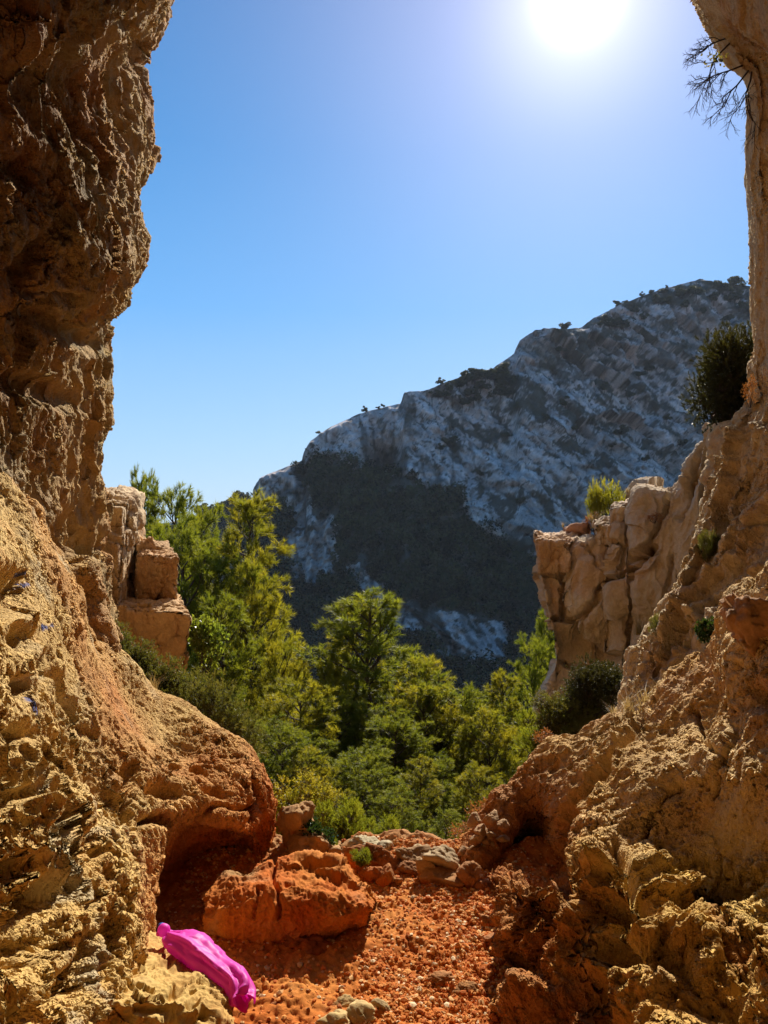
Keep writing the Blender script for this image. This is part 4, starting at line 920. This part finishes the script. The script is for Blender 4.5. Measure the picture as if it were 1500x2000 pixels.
sc3 = pr.uniform(.6, 1.2, (n, 3)) * (1, 1, .7)
ang = pr.uniform(0, 6.28, n); ca, sa = np.cos(ang), np.sin(ang)
jit = 1 + .30 * pr.uniform(-1, 1, (n, len(V1)))
Vp = V1[None] * jit[..., None] * sc3[:, None, :] * s[:, None, None]
Vp = np.stack([Vp[..., 0] * ca[:, None] - Vp[..., 1] * sa[:, None], Vp[..., 0] * sa[:, None] + Vp[..., 1] * ca[:, None], Vp[..., 2]], -1) + np.stack([x, y, z], -1)[:, None, :]
pal = np.array([(.60, .24, .06), (.52, .15, .025), (.66, .38, .16), (.42, .11, .02), (.70, .52, .32)])[pr.choice(5, n, p=[.32, .30, .16, .16, .06])]
Fp = (F1[None] + (np.arange(n) * len(V1))[:, None, None]).reshape(-1, 3)
M_GRAV, t_ = new_mat("gravel"); o_ = N_(t_, "ShaderNodeOutputMaterial"); b_ = N_(t_, "ShaderNodeBsdfPrincipled", Roughness=.9); b_.inputs['Specular IOR Level'].default_value = .15
a_ = N_(t_, "ShaderNodeAttribute", attribute_name="tint"); t_.links.new(a_.outputs['Color'], b_.inputs['Base Color']); t_.links.new(b_.outputs[0], o_.inputs['Surface'])
tag(link("gravel", mesh("gravel", Vp.reshape(-1, 3), Fp, False, np.repeat(pal, len(V1), 0), M_GRAV)), "fine red and orange gravel strewn over the floor", kind="stuff")

# ------------------------------------------------------------------ VEGETATION
def needles(C, D, n, L, w, spread, seglen, r):
    """n flat needles round every shoot (centre line C -> C + D*seglen)"""
    m = len(C); C = np.repeat(C, n, 0); D = np.repeat(D, n, 0); N = m * n
    u = rand_dirs(N, r); u -= D * (u * D).sum(1, keepdims=True); u /= np.linalg.norm(u, axis=1, keepdims=True)
    a = r.uniform(spread * .4, spread, N)[:, None]
    d = D * np.cos(a) + u * np.sin(a)
    o = C + D * (r.uniform(0, 1, N) * seglen)[:, None]
    s = np.cross(d, rand_dirs(N, r)); s /= np.maximum(np.linalg.norm(s, axis=1, keepdims=True), 1e-6)
    l = (L * r.uniform(.7, 1.1, N))[:, None]
    V = np.stack([o - s * w * .5, o + s * w * .5, o + d * l], 1).reshape(-1, 3)
    return V, np.arange(N * 3).reshape(-1, 3)

def leaves(C, D, n, L, w, spread, seglen, r):
    """n folded rhombic leaves round every shoot"""
    m = len(C); C = np.repeat(C, n, 0); D = np.repeat(D, n, 0); N = m * n
    u = rand_dirs(N, r); u -= D * (u * D).sum(1, keepdims=True); u /= np.linalg.norm(u, axis=1, keepdims=True)
    a = r.uniform(spread * .5, spread, N)[:, None]
    d = D * np.cos(a) + u * np.sin(a)
    o = C + D * (r.uniform(0, 1, N) * seglen)[:, None]
    s = np.cross(d, rand_dirs(N, r)); s /= np.maximum(np.linalg.norm(s, axis=1, keepdims=True), 1e-6)
    l = (L * r.uniform(.6, 1.1, N))[:, None]
    V = np.stack([o, o + d * l * .5 + s * w * .5, o + d * l, o + d * l * .45 - s * w * .5], 1).reshape(-1, 3)
    return V, np.arange(N * 4).reshape(-1, 4)

def pine_proto(seed, h=5.5, R=1.0, nl=88, n_need=30, L=.08, w=.0072, mat=M_NEEDLE, lean=0.0, low=.08, power=.8):
    r = np.random.RandomState(seed)
    tp = [np.array((0., 0., -.3))]
    for i in range(14):
        t = i / 13
        tp.append(np.array((lean * t + .05 * h * .2 * math.sin(t * 5 + seed) + r.normal() * .012, .05 * h * .2 * math.cos(t * 4 + seed), t * h)))
    tpA = np.array(tp[1:])
    wood = [tube(tp, [.045 * h / 4 * (1 - .88 * max(0, i - 1) / 13) + .004 for i in range(15)], 6)]
    C, D = [], []
    def along(t):
        x = np.clip(t, 0, 1) * 13; i = min(int(x), 12); f = x - i
        return tpA[i] * (1 - f) + tpA[i + 1] * f
    az = 0
    for k in range(nl):
        t = low + (1 - low) * (k + r.uniform(-.3, .3)) / nl; t = min(t, .985)
        az += 2.4 + r.uniform(-.5, .5)
        prof = (1 - t) ** power * (1 - .35 * max(0, .25 - t) / .25) * (1 + .35 * math.sin(t * 17 + seed * 2) * math.sin(az * 1.0 + seed))
        ll = R * prof * r.uniform(.65, 1.15) + .10
        el = math.radians(r.uniform(0, 35) + 25 * t)
        p = along(t); d = np.array((math.cos(az) * math.cos(el), math.sin(az) * math.cos(el), math.sin(el)))
        path = [p]; steps = max(3, int(ll / .11))
        for s_ in range(steps):
            d = d + np.array((0, 0, .07)) + r.normal(size=3) * .09; d /= np.linalg.norm(d)
            p = p + d * ll / steps; path.append(p)
            if s_ >= steps * .22:
                for q in range(3):
                    sd = d + rand_dirs(1, r)[0] * .85 + (0, 0, .18); sd /= np.linalg.norm(sd)
                    sl = r.uniform(.45, 1.0) * (.12 + .32 * ll * (1 - s_ / steps) + .05)
                    pp = p.copy(); ns = max(2, int(sl / .075)); sp = [pp]
                    for z_ in range(ns):
                        sd = sd + (0, 0, .12) + r.normal(size=3) * .16; sd /= np.linalg.norm(sd)
                        pp = pp + sd * sl / ns; sp.append(pp)
                        if z_ >= ns * .3:
                            C.append(pp - sd * .05); D.append(sd)
                            for _e in range(2):
                                e = sd + rand_dirs(1, r)[0] * .8; e /= np.linalg.norm(e)
                                C.append(pp + e * .02); D.append(e)
                    wood.append(tube(sp, np.linspace(.005, .002, len(sp)), 3))
        C.append(p); D.append(d)
        wood.append(tube(path, np.linspace(.010 + .012 * ll, .003, len(path)), 4))
    for t in np.linspace(.86, 1, 9):
        C.append(along(t)); D.append(np.array((0, 0, 1.)) )
    C = np.array(C, float); D = np.array(D, float); D /= np.linalg.norm(D, axis=1, keepdims=True)
    v, f = needles(C, D, n_need, L, w, 1.0, .085, r)
    crown = mesh("crown", v, f, False, None, mat)
    wv, wf = merge(wood)
    return crown, mesh("trunk", wv, wf, True, None, M_BARK)

PINES = [pine_proto(1, R=1.15, power=.6), pine_proto(2, R=1.0, lean=.25, mat=M_NEEDLE2, power=.75), pine_proto(3, R=1.35, power=.42), pine_proto(4, h=4.6, R=1.1, nl=74, mat=M_NEEDLE2, power=.5), pine_proto(5, R=1.3, lean=-.3, power=.38)]
grp = "young pines on the slope below the cave mouth"
def pine(px_, py_top, d, width, label, k, rot=0.0, hmin=0.0, group=grp):
    """apex of the crown at (px, py_top) and distance d"""
    x, y, z = W(px_, py_top, d)
    zb = float(gz(np.array([x]), np.array([y]))[0])
    h = z - zb; ph = 4.6 if k == 3 else 5.5; pr_ = .85
    wm = width / F * d
    root = tag(link("pine_tree", None, loc=(x, y, zb)), label, "tree", group)
    sxy = min(wm / (2 * pr_) * 1.2, 1.45 * h / ph); root.scale = (sxy, sxy, h / ph); root.rotation_euler = (0, 0, rot)
    c, t = PINES[k]
    link("crown", c, root); link("trunk", t, root)
    return root
for a in [
 (728, 1192, 10.0, 350, "tallest bright green pine in the middle of the view with a double tip", 0, .3),
 (692, 1205, 10.1, 200, "slim pine tip just left of the tallest central pine", 1, 1.3),
 (838, 1335, 9.6, 220, "pine leaning against the right side of the tallest central pine", 3, 2.2),
 (455, 1000, 12.0, 250, "tall pine with a pointed yellow green top right of the stacked blocks", 1, .8),
 (500, 1160, 11.0, 200, "pine with yellow lower branches under the pointed tall one", 3, 2.8),
 (345, 1005, 13.0, 170, "round topped pine close behind the stacked blocks", 2, 1.5),
 (282, 962, 13.5, 120, "pine poking above the topmost block with thin upright shoots", 0, 2.1),
 (400, 1075, 11.2, 200, "dense green pine filling the gap below the round topped pine", 4, .4),
 (430, 1190, 9.5, 170, "dark green pine right of the large tapering block", 0, 4.0),
 (618, 1312, 9.0, 90, "small slender pine tip standing alone left of the central pines", 1, .2),
 (585, 1370, 8.2, 210, "light green pine just above the lower left slope", 3, 1.1),
 (650, 1375, 8.8, 190, "green pine between the slender tip and the tallest pine", 0, 3.0),
 (545, 1300, 9.6, 150, "bright pine under the yellow branched one", 3, 5.0),
 (905, 1360, 9.2, 190, "rounded pine on the right side of the central group", 4, .9),
 (780, 1430, 8.0, 240, "dense dark pine in front of the tallest central pine", 2, 1.9),
 (690, 1480, 7.0, 200, "low dark pine nearest the middle of the rim", 4, 2.6),
 (860, 1500, 7.2, 220, "low dark pine in front of the rounded one", 0, 5.2),
 (1000, 1338, 9.0, 140, "bright green pine next to the base of the promontory", 1, 2.0),
 (960, 1420, 8.2, 160, "pine in front of the bright one by the promontory", 3, 3.3),
 (1045, 1290, 12.0, 120, "dark pine in shade left of the promontory foot", 2, .6),
 (1075, 1225, 14.0, 110, "dark pine against the left edge of the promontory", 0, 1.0),
 (575, 1430, 7.0, 150, "bushy light pine hugging the crest of the left slope", 4, 0.5),
 (930, 1520, 6.6, 130, "small yellow green pine beside the right rocks", 3, 0.1),
 (735, 1400, 8.6, 200, "green pine filling the foot of the tallest central pine", 2, 6.0),
 (830, 1380, 8.8, 200, "olive pine between the tallest central pine and the rounded one", 3, 4.1),
 (660, 1560, 5.9, 150, "low green pine bush left of centre behind the rim", 1, 0.7),
 (870, 1590, 5.6, 150, "low dark pine bush right of centre behind the rim", 0, 3.7),
 (610, 1490, 6.6, 150, "light green pine low on the left behind the yellow shrubs", 3, 2.7),
 (800, 1490, 6.8, 170, "upright dark pine in the shaded middle of the thicket", 1, 5.7),
 (730, 1520, 6.4, 160, "dark pine with drooping tufts low in the middle of the thicket", 2, 0.7),
 (770, 1560, 6.0, 220, "lowest dark pine bush just behind the rim stones", 2, 4.4),
]: pine(*a)

def shrub_proto(seed, kind='needle', mat=M_BUSH, shoots=900, L=.03, w=.006, n=14, stems=14, shape=(1, 1, 1), clumps=9, twig=True, seglen=.07, up=.5, spread=1.1):
    """unit shrub: about 1 wide, 1 tall"""
    r = np.random.RandomState(seed); wood = []; C, D = [], []
    cl = [(np.array((r.uniform(-.34, .34), r.uniform(-.34, .34), r.uniform(.12, .78))), r.uniform(.16, .28)) for _ in range(clumps)]
    for c, rad in cl:
        base = np.array((c[0] * .15, c[1] * .15, -.1)); mid = (base + c) / 2 + r.normal(size=3) * .06
        wood.append(tube([base, mid, c], [.014, .010, .004], 4))
        for i in range(shoots // clumps):
            dv = rand_dirs(1, r)[0]; p = c + dv * rad * r.uniform(.35, 1) ; 
            if p[2] < .02: p[2] = .02 + r.rand() * .1
            d = dv + (0, 0, up) + r.normal(size=3) * .2; C.append(p); D.append(d / np.linalg.norm(d))
            if i % 5 == 0: wood.append(tube([c, (c + p) / 2 + r.normal(size=3) * .02, p], [.004, .003, .0015], 3))
    C = np.array(C); D = np.array(D)
    fn = needles if kind == 'needle' else leaves
    v, f = fn(C, D, n, L, w, spread, seglen, r)
    return mesh("foliage", v, f, False, None, mat), mesh("stem", *merge(wood), True, None, M_BARK)
SH = {
 'juniper': shrub_proto(11, mat=M_DARKLEAF, L=.028, w=.010, n=20, shoots=4600, clumps=34, seglen=.05),
 'heath': shrub_proto(12, mat=M_BUSH, L=.045, w=.010, n=16, shoots=2600, clumps=22),
 'brown': shrub_proto(13, mat=M_BUSH, L=.055, w=.009, n=12, shoots=1700, clumps=16, up=.9),
 'broad': shrub_proto(14, 'leaf', M_BROAD, L=.085, w=.05, n=5, shoots=500, clumps=10),
 'yellow': shrub_proto(15, 'leaf', M_YELLOW, L=.045, w=.024, n=7, shoots=1100, clumps=14),
 'gloss': shrub_proto(16, 'leaf', M_GLOSS, L=.10, w=.055, n=5, shoots=380, clumps=8),
 'rosemary': shrub_proto(17, mat=M_NEEDLE, L=.07, w=.011, n=24, shoots=900, clumps=16, up=1.6, seglen=.16, spread=.8),
 'dry': shrub_proto(18, 'leaf', M_DRY, L=.06, w=.03, n=4, shoots=300, clumps=8, up=.6),
 'shoots': shrub_proto(19, mat=M_NEEDLE2, L=.06, w=.010, n=20, shoots=500, clumps=9, up=2.2, seglen=.14, spread=.7),
}
def shrub(kind, px_, py_base, d, wpx, hpx, label, name="shrub", cat="shrub", group=None, rot=0.0, tilt=0.0):
    root = tag(link(name, None, loc=W(px_, py_base, d)), label, cat, group)
    root.scale = (wpx / F * d * 1.15, wpx / F * d * 1.15, hpx / F * d * 1.08); root.rotation_euler = (0, tilt, rot)
    f, s_ = SH[kind]; link("foliage", f, root); link("stem", s_, root)
    return root
for a in [
 ('juniper', 1446, 846, 5.9, 160, 205, "big dark juniper growing out of the cliff at the right edge", "juniper_bush"),
 ('juniper', 1165, 1400, 5.2, 110, 110, "dark rounded juniper at the foot of the promontory wall", "juniper_bush"),
 ('heath', 1108, 1455, 5.0, 110, 100, "olive green bush left of the dark rounded juniper"),
 ('rosemary', 1060, 1480, 5.2, 90, 90, "wispy green shrub at the left end of the right ledge"),
 ('heath', 215, 1300, 4.9, 80, 80, "small green bush tucked under the stacked blocks at the crest of the slope"),
 ('heath', 262, 1345, 4.8, 90, 90, "bush with fine green leaves in the middle of the crest of the left slope"),
 ('heath', 315, 1400, 4.7, 100, 110, "green bush below the large tapering block"),
 ('brown', 395, 1460, 4.9, 130, 150, "brownish see-through bush right of the large tapering block"),
 ('brown', 450, 1500, 5.0, 110, 130, "thin olive bush lower on the crest of the left slope"),
 ('broad', 395, 1310, 6.2, 80, 110, "light green broad leaved shrub beside the large tapering block"),
 ('yellow', 585, 1610, 4.4, 100, 100, "yellow green shrub behind the pale ledged rock"),
 ('yellow', 625, 1625, 4.3, 80, 90, "second yellow green shrub nearer the rim"),
 ('gloss', 622, 1652, 3.72, 75, 62, "dark glossy leaved plant above the big red boulder"),
 ('rosemary', 665, 1660, 4.15, 90, 90, "green rosemary like shrub left of the pale slabs"),
 ('rosemary', 745, 1660, 4.4, 70, 60, "short green tuft behind the pale slabs"),
 ('rosemary', 640, 1680, 3.7, 40, 40, "tiny green plant in front of the pale slab"),
 ('rosemary', 705, 1690, 3.4, 36, 30, "tiny grey green plant against the right end of the boulder"),
 ('shoots', 1195, 1012, 8.4, 80, 78, "yellow green shrub on the shoulder of the promontory"),
 ('shoots', 1165, 1018, 8.4, 34, 84, "slim upright yellow green shrub at the left on the promontory shoulder"),
 ('dry', 1158, 1034, 8.0, 34, 36, "tuft of orange dried grass on the promontory"),
 ('dry', 1465, 790, 4.6, 26, 60, "dry orange plant hanging on the right wall beside the dark juniper"),
 ('dry', 940, 1618, 3.9, 60, 60, "reddish dry plant behind the stone heap"),
 ('dry', 900, 1645, 3.9, 50, 40, "small dry twiggy plant left of the stone heap"),
 ('gloss', 1402, 1290, 3.75, 62, 100, "dark glossy ivy like plant climbing beside the orange boulder"),
 ('broad', 1355, 1340, 3.95, 40, 40, "small bright leafy sprig low on the right wall"),
 ('brown', 1298, 1258, 4.4, 44, 60, "olive creeper growing along the crack of the right wall"),
 ('brown', 1386, 1105, 4.5, 34, 70, "olive creeper high on the right wall"),
 ('dry', 1278, 1020, 6.9, 30, 20, "small orange plant on the promontory ledge"),
 ('dry', 1060, 1460, 4.6, 40, 40, "dry brown plant at the left tip of the right ledge"),
]: shrub(*a)

# slope undergrowth between the pines
r = np.random.RandomState(9)
n = 5600
ux = r.uniform(-9, 8, n); uy = 5.6 + 34 * r.uniform(0, 1, n) ** 1.5
ux = ux * (.25 + uy / 28)
base = np.stack([ux, uy, gz(ux, uy)], -1)
m_ = 60
Cc = base[:, None, :] + rand_dirs(n * m_, r).reshape(n, m_, 3) * (r.uniform(.3, 1, (n, m_, 1)) * r.uniform(.15, .45, (n, 1, 1)) * (1 + uy / 20)[:, None, None] * (.9, .9, .8)) + (0, 0, .12)
v, f = leaf_cloud(Cc.reshape(-1, 3), .04, r, 1.5)
v = v  
tag(link("undergrowth", mesh("undergrowth", v, f, False, None, M_BUSH)), "low green scrub covering the slope under the pines", kind="stuff")

# grass tufts
def tuft_mesh(seed, n=60, droop=1.0):
    r = np.random.RandomState(seed); V = []; Fc = []; o = 0
    for i in range(n):
        az = r.uniform(0, 6.28); l = r.uniform(.5, 1); out = r.uniform(.1, .6) * droop; b = np.array((r.normal() * .05, r.normal() * .05, 0))
        s = np.array((-math.sin(az), math.cos(az), 0)) * .010
        for j in range(4):
            t = j / 3; p = b + np.array((math.cos(az) * out * t * t, math.sin(az) * out * t * t, l * (t - .35 * droop * t * t))); V += [p - s * (1 - t * .9), p + s * (1 - t * .9)]
        for j in range(3): q = o + 2 * j; Fc.append((q, q + 1, q + 3, q + 2))
        o += 8
    return mesh("grass_tuft", np.array(V), np.array(Fc), False, None, M_STRAW)
tm = [tuft_mesh(i) for i in range(3)]
for i, (a, b2, d, hp, lab) in enumerate([
  (1228, 1402, 3.98, 60, "straw grass tuft at the left end of the ledge above the right rocks"), (1262, 1400, 3.9, 80, "tallest straw grass tuft on the ledge above the right rocks"), (1296, 1372, 3.86, 55, "straw grass tuft at the right end of the ledge above the right rocks"),
  (1200, 1408, 4.02, 45, "short straw grass tuft beside the dark rounded juniper"), (1248, 1240, 6.5, 50, "dry grass tuft at the foot of the promontory face"),
  (178, 1235, 3.75, 40, "straw grass tuft on the crest of the left slope"), (1160, 1032, 7.9, 45, "orange grass tuft standing on the promontory"), (300, 1355, 4.3, 50, "wispy grass tuft below the large tapering block"),
  (1225, 962, 7.3, 14, "tiny grass tuft on the top edge of the promontory"), (1100, 1030, 8.0, 14, "tiny straw tuft behind the nose block")]):
    o = link("grass_tuft", tm[i % 3], loc=W(a, b2, d)); s = hp / F * d * 1.3; o.scale = (s, s, s); o.rotation_euler = (0, 0, i)
    tag(o, lab, "grass", "straw grass tufts")

# bare twigs hanging from the arch at the upper right
def twig_mesh(starts, seed, depth0=4):
    r = np.random.RandomState(seed); parts = []; ends = []
    def grow(p, d, l, rad, lev):
        path = [p]; n_ = 5
        for i in range(n_):
            d = d + r.normal(size=3) * .16 + np.array((0, 0, -.05)); d /= np.linalg.norm(d); p = p + d * l / n_; path.append(p)
            if lev > 0 and i >= 1:
                for _ in range(1 if r.rand() < .75 else 2):
                    e = d + rand_dirs(1, r)[0] * (.75, .5, .75); e /= np.linalg.norm(e)
                    grow(p, e, l * r.uniform(.4, .62), rad * .55, lev - 1)
        parts.append(tube(path, np.linspace(rad, rad * .5, len(path)), 4)); ends.append(p)
    for p, d, l in starts: grow(np.array(p), np.array(d) / np.linalg.norm(d), l, .0055, depth0 - 1)
    v, f = merge(parts); return v, f, np.array(ends)
for i, (st_, lab, leaf) in enumerate([
   ([(W(1430, 72, 4.35), (-1, .1, -.1), .19), (W(1425, 85, 4.35), (-1, 0, -.75), .25)], "upper spray of bare twigs hanging from the arch with a dried leaf clump", True),
   ([(W(1462, 138, 4.4), (-.6, 0, -.8), .25), (W(1468, 140, 4.4), (-.30, 0, -1), .28), (W(1450, 128, 4.4), (-.9, 0, -.5), .20)], "lower drooping spray of bare twigs hanging from the arch", False)]):
    v, f, ends = twig_mesh(st_, 40 + i)
    p0 = np.array(st_[0][0]); root = tag(link("hanging_branch", None, loc=p0), lab, "branch", "bare twigs on the arch")
    link("twig", mesh("twig", v - p0, f, True, None, M_BARK), root)
    if leaf:
        c = np.array(W(1398, 116, 4.35)) - p0; rr_ = np.random.RandomState(3)
        C = c + rr_.normal(size=(40, 3)) * (.03, .02, .02)
        lv, lf = leaves(C, rand_dirs(40, rr_), 3, .022, .011, 1.2, .01, rr_)
        link("dried_leaves", mesh("dried_leaves", lv, lf, False, None, M_BUSH), root)

# ------------------------------------------------------------------ THE PINK BAG
m, t = new_mat("pink_film"); o_ = N_(t, "ShaderNodeOutputMaterial"); b_ = N_(t, "ShaderNodeBsdfPrincipled", Roughness=.5)
b_.inputs['Base Color'].default_value = (.84, .08, .58, 1); b_.inputs['Specular IOR Level'].default_value = .35
tr = N_(t, "ShaderNodeBsdfTranslucent"); tr.inputs['Color'].default_value = (1.0, .16, .78, 1); ms = N_(t, "ShaderNodeMixShader"); ms.inputs[0].default_value = .5
tcn = N_(t, "ShaderNodeTexCoord"); n_ = N_(t, "ShaderNodeTexNoise", Scale=22.0, Detail=3.0, Distortion=1.2); t.links.new(tcn.outputs['Object'], n_.inputs['Vector'])
bp = N_(t, "ShaderNodeBump", Strength=.12, Distance=.01); t.links.new(n_.outputs['Fac'], bp.inputs['Height']); t.links.new(bp.outputs[0], b_.inputs['Normal'])
t.links.new(b_.outputs[0], ms.inputs[1]); t.links.new(tr.outputs[0], ms.inputs[2]); t.links.new(ms.outputs[0], o_.inputs['Surface'])
M_PINK = m
M_BLUE = plain_mat("blue_plastic", (.02, .09, .35), .4, 5, .1)
prof = [  # spine px, py, d, half width m, half thickness m
 (322, 1828, 2.60, .008, .008), (330, 1829, 2.60, .020, .016), (345, 1834, 2.58, .056, .030), (368, 1845, 2.54, .076, .040), (395, 1864, 2.50, .074, .042), (422, 1886, 2.45, .062, .038), (447, 1904, 2.40, .056, .032), (464, 1922, 2.36, .042, .030), (472, 1944, 2.33, .036, .024), (476, 1958, 2.31, .034, .020)]
S = np.array([(*W(a, b2, d), w_, h_) for a, b2, d, w_, h_ in prof])
tt = np.linspace(0, len(S) - 1, 110); SS = cr(S[:, None, :], tt)[:, 0]
nth = 72; th = np.arange(nth) / nth * 2 * math.pi
cen = SS[:, :3]; tang = np.gradient(cen, axis=0); tang /= np.linalg.norm(tang, axis=1, keepdims=True)
side = np.cross(tang, np.array((0, .5, .85))); side /= np.linalg.norm(side, axis=1, keepdims=True); up = np.cross(side, tang); up[up[:, 2] < 0] *= -1
cz = np.sign(np.cos(th)) * np.abs(np.cos(th)) ** .8; sz_ = np.sign(np.sin(th)) * np.abs(np.sin(th)) ** .9
V = cen[:, None] + side[:, None] * (cz[None, :, None] * SS[:, 3][:, None, None]) + up[:, None] * (sz_[None, :, None] * SS[:, 4][:, None, None])
Vf = V.reshape(-1, 3); rad = (Vf - np.repeat(cen, nth, 0)); rn = rad / np.maximum(np.linalg.norm(rad, axis=1, keepdims=True), 1e-6)
tpar = np.repeat(tt / (len(S) - 1), nth); thr = np.tile(th, len(tt))
fold = .005 * np.sin(thr * 5 + 9 * tpar + 1.5 * np.sin(tpar * 14)) * (sstep(.55, 1, tpar) * 1.7 + sstep(.30, 0, tpar) * .8 + .05)
Vf = Vf + rn * (fold + .012 * fbm(Vf, 7, 2, .4, 171) * sstep(0, .2, tpar) + .010 * (fbm(np.stack([np.cos(thr) * .5, np.sin(thr) * .5, tpar * .9], -1), 2.6, 2, .45, 174, 'ridge') - .4) * sstep(0, .15, tpar) + .004 * facet(Vf, 13, 173, 1, .7))[:, None]
Vf = Vf + tang.repeat(nth, 0) * (sstep(.93, 1, tpar) * .018 * np.sin(thr * 3 + 1))[:, None]
I = np.arange(len(tt) * nth).reshape(len(tt), nth); J = np.roll(I, -1, 1)
fq = np.stack([I[:-1], J[:-1], J[1:], I[1:]], -1).reshape(-1, 4)
loc0 = np.array(W(400, 1880, 2.5))
bag = tag(link("bag", None, loc=loc0), "shiny pink bag lying across the yellow rock ledge", "bag")
body = link("bag_body", mesh("bag_body", Vf - loc0, fq, True, None, M_PINK), bag)
sol = body.modifiers.new("thickness", 'SOLIDIFY'); sol.thickness = .0012
def blob(name, c, size, seed, mat, parent):
    V, Fc = ICO[4]; V = V * np.array(size) * .5; V = V * (1 + .10 * fbm(V, 30, 3, .5, seed))[:, None]
    return link(name, mesh(name, V + np.array(c) - loc0, Fc, True, None, mat), parent)
blob("tied_knot", W(319, 1817, 2.60), (.042, .036, .042), 1, M_PINK, bag)
blob("tied_end", W(309, 1824, 2.59), (.016, .016, .018), 2, M_PINK, bag)
blob("stopper", W(316, 1808, 2.615), (.026, .024, .018), 4, M_BLUE, bag)

# ------------------------------------------------------------------ HAZE
m, t = new_mat("haze"); o_ = N_(t, "ShaderNodeOutputMaterial"); pv = N_(t, "ShaderNodeVolumePrincipled"); pv.inputs['Color'].default_value = (.75, .85, 1, 1)
pv.inputs['Density'].default_value = .00013; pv.inputs['Anisotropy'].default_value = .1; t.links.new(pv.outputs[0], o_.inputs['Volume'])
hv = np.array([(x, y, z) for x in (-620, 620) for y in (-620, 620) for z in (-75, 130)], float)
hf = np.array([(0, 1, 3, 2), (4, 6, 7, 5), (0, 4, 5, 1), (2, 3, 7, 6), (0, 2, 6, 4), (1, 5, 7, 3)])
tag(link("haze", mesh("haze", hv, hf, False, None, m)), "thin blue haze over the valley", kind="stuff")
